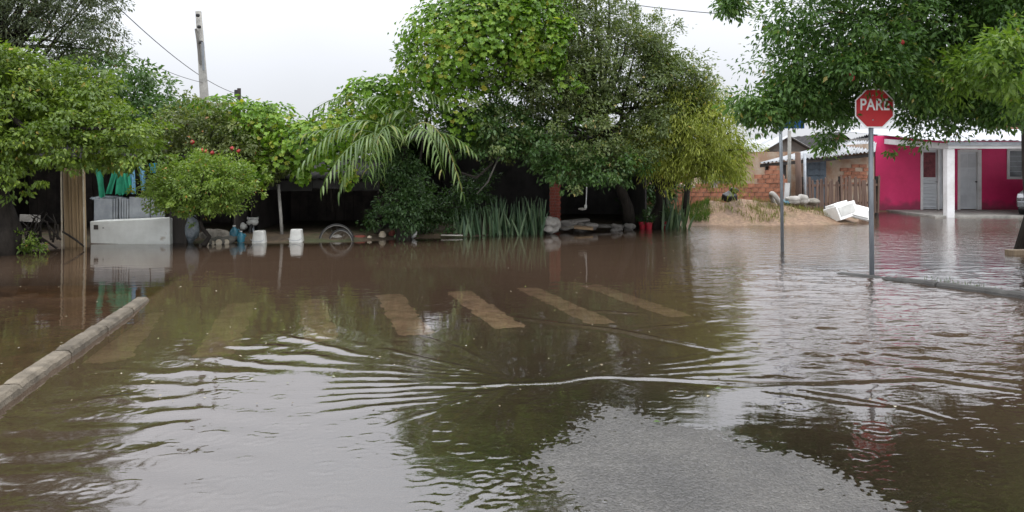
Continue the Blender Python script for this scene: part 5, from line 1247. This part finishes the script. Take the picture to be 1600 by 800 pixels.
# ------------------------------------------------------------------ stop sign and street poles
sg = thing('stop_sign', (5.24, 11.2, 0), 'red octagonal PARE stop sign on grey pole behind the right kerb', 'sign')
MB().tube([(5.25, 11.2, -.15), (5.235, 11.2, 1.3), (5.235, 11.2, 2.7)], .034, 14).build('pole', M['steel_pole'], sg, smooth=True)
scn = Vector((5.265, 11.155, W(0, 169.5, 11.2).z)); oc = lambda r_: [(scn.x + r_*math.cos(R(22.5+45*k)), scn.z + r_*math.sin(R(22.5+45*k))) for k in range(8)]
r8 = .283/math.cos(R(22.5))
pt = MB().prism(oc(r8), scn.y-.002, scn.y+.002).build('plate', M['sign_white'], sg)
MB().prism(oc(r8*.935), scn.y-.006, scn.y-.0025).build('red_face', M['red_sign'], pt)
MB().prism(oc(r8*.995), scn.y+.0025, scn.y+.004).build('back_face', M['galv'], pt)
cu = bpy.data.curves.new('lettering', 'FONT'); cu.body = 'PARE'; cu.size = .235; cu.align_x = 'CENTER'; cu.align_y = 'CENTER'; cu.extrude = .001; cu.offset = .004; cu.space_character = 1.02
tmp = bpy.data.objects.new('lettering_tmp', cu); col.objects.link(tmp)
bpy.context.view_layer.update()
me = bpy.data.meshes.new_from_object(tmp.evaluated_get(bpy.context.evaluated_depsgraph_get())); bpy.data.objects.remove(tmp)
me.materials.clear(); me.materials.append(M['sign_white']); me.name = 'lettering'
place('lettering', me, pt, (scn.x, scn.y-.0085, scn.z+.045), (R(90), 0, 0), (.80, 1.0, 1))
for z in (-.17, .185): MB().lathe([(.011, 0), (.011, .006), (.007, .010)], (5.238, 11.149, scn.z+z), 8, Matrix.Rotation(R(90), 3, 'X')).build('bolt', M['galv'], pt)
for z in (-.12, .14): MB().box((5.235, 11.17, scn.z+z), (.10, .02, .03)).build('bracket', M['galv'], sg)
sp_ = thing('street_plate_pole', (4.98, 14.2, 0), 'thin grey pole with blue street name plates half hidden in leaves', 'pole')
MB().tube([(5.0, 14.2, -.15), (4.985, 14.2, 1.3), (4.96, 14.2, 2.52)], .03, 12).build('shaft', M['steel_pole'], sp_, smooth=True)
MB().box((5.16, 14.16, 2.36), (.46, .012, .17)).build('name_plate', M['sign_blue'], sp_, bevel=.003)
MB().box((4.96, 14.36, 2.56), (.012, .46, .17)).build('name_plate', M['sign_blue'], sp_, bevel=.003)

# utility poles and wires
up = thing('utility_pole', W(318, 258, 30)*1.0, 'grey concrete utility pole behind the vines at left', 'pole'); 
a = W(310, 18, 30); b = W(322, 190, 30); b0 = b + (b-a).normalized()*3.2
MB().tube([b0, b, a], [.20, .185, .115], 10).build('shaft', M['concrete'], up, smooth=True)
a2 = W(306, 45, 29.8); MB().tube([W(313, 100, 29.8), W(309, 62, 29.8), a2], [.06, .06, .05], 6).build('service_pipe', M['grey_post'], up)
MB().tube([W(318, 110, 29.7), W(316.5, 66, 29.7)], .05, 6).build('cable_duct', M['steel_pole'], up)
for (px, py) in ((309, 24), (311, 42), (314, 66)): MB().lathe([(.05, -.06), (.08, -.03), (.08, .03), (.05, .06)], W(px, py, 29.75), 8).build('insulator', M['rubber'], up)
sp2 = thing('utility_pole', (Xs(374, 48), 48, 0), 'short dark far utility pole right of the grey one', 'pole')
MB().tube([(Xs(374, 48), 48, 0), W(373.5, 138, 48)], [.16, .12], 8).build('shaft', M['timber_dark'], sp2)
MB().box(W(371, 146, 48), (.35, .2, .45)).build('box', M['rubber'], sp2, bevel=.03)
def cable(a, b, sag, label, r_=.014):
    a = Vector(a); b = Vector(b); pts = [a.lerp(b, t/16) - Vector((0, 0, sag*4*(t/16)*(1-t/16))) for t in range(17)]
    tag(MB().tube(pts, r_, 5).build('overhead_wire', M['wire']), label, 'wire', 'overhead wires')
cable(W(150, -22, 22), W(372, 147, 47.9), .5, 'upper overhead wire sloping down past the utility pole', .016)
cable(W(190, 75, 24), W(322, 130, 30.2), .15, 'faint lower wire running to the utility pole', .010)
cable(W(960, 3, 26), W(1290, 28, 22), .12, 'lower overhead wire between the big tree and street tree', .013)
cable(W(1080, -6, 26), W(1300, 6, 22), .05, 'upper overhead wire at the top edge near the street tree', .012)

# ------------------------------------------------------------------ grass and weeds
def grass(name, label, pts, h, mat, seed, w=.012):
    g_ = np.random.default_rng(seed); P = np.array(pts); n = len(P)
    d = unit(n, g_)*.35; d[:, 2] = 1; nn = unit(n, g_)
    v, f, hu = leaf_arrays(P, d, nn, h*(.5+g_.random(n)), np.full(n, w), .1, g_.random(n))
    o_ = place(name, np_mesh(name, v, f, mat, False, {'hue': hu}), None, (0, 0, 0)); tag(o_, label, 'grass', kind='stuff')
g_ = np.random.default_rng(77)
pts = []
for k in range(3600):
    x = g_.uniform(4.4, 10.2); y = g_.uniform(20.6, 23.6); z = gz(x, y) if k % 3 == 0 else None
    if z is None: 
        pts_last = pts[-1] if pts else None
        if pts_last is None: continue
        x = pts_last[0]+g_.normal()*.05; y = pts_last[1]+g_.normal()*.05; z = gz(x, y)
    if z > .02 and float(lat_noise(x, y, 1.3, 9)) > .42 - .3*(x < 5.6): pts.append((x, y, z-.01))
grass('dry_grass', 'dry and green grass tufts over the soil heap', pts, .13, M['dry_grass'], 5)
pts = []
for k in range(900):
    y = g_.uniform(7.0, 11.0); x = float(kerbRx(y)) + .17 + abs(g_.normal())*.35
    if lat_noise(x, y, 2.5, 19) > .15: pts.append((x, y, -.03))
grass('verge_grass', 'grass tips poking out of the water behind the right kerb', pts, .07, M['weed'], 6, .006)
pts = []
for k in range(900):
    px = g_.uniform(1078, 1108); D = g_.uniform(20.6, 22.6); x = Xs(px, D); pts.append((x, D, gz(x, D)-.01))
grass('bank_grass', 'fresh green grass on the bank right of the sword plants', pts, .16, M['weed'], 7, .012)
# a floating leaf and loose bits on the water
for k, (px, py, mt, lb) in enumerate([(1026, 662, 'lf_new', 'small yellow-green leaf lying on the wet asphalt'), (1122, 609, 'bark', 'tiny dark twig leaf floating near the wave crest')]):
    x, y = PW(px, py); s_ = .022
    z = max(float(roadZ(x, y)), 0) + .010
    lo = MB().add([(x-s_, y, z), (x, y+s_*.8, z+.006), (x+s_*1.2, y, z), (x, y-s_*.8, z+.004)], [(0, 3, 2, 1)]).build('fallen_leaf', M['lf_bush'] if k else M['lf_new']); tag(lo, lb, 'leaf')

# bits of leaf and foam drifting on the flood
g_ = np.random.default_rng(99); n = 260
Dd = 1/g_.uniform(1/15.5, 1/5.0, n); Xd = g_.uniform(-.68, .5, n)*Dd
ok = (roadZ(Xd, Dd) < -.012); P_ = np.stack([Xd, Dd, np.full(n, .006)], 1)[ok]; n = len(P_)
d_ = unit(n, g_); d_[:, 2] *= .1; nn = np.tile(np.array([[0, 0, 1.0]]), (n, 1)) + unit(n, g_)*.15
v, f, hu = leaf_arrays(P_, d_, nn, .012 + .030*g_.random(n)**2, .010 + .018*g_.random(n)**2, .1, g_.random(n))
M['flotsam'] = leafmat('flotsam', (.10, .07, .03), (.26, .22, .13), (.45, .43, .36), (.2, .24, .05), trans=.05)
tag(place('flotsam', np_mesh('flotsam', v, f, M['flotsam'], False, {'hue': hu}), None, (0, 0, 0)), 'scattered bits of leaf and foam drifting on the flood', 'flotsam', kind='stuff')
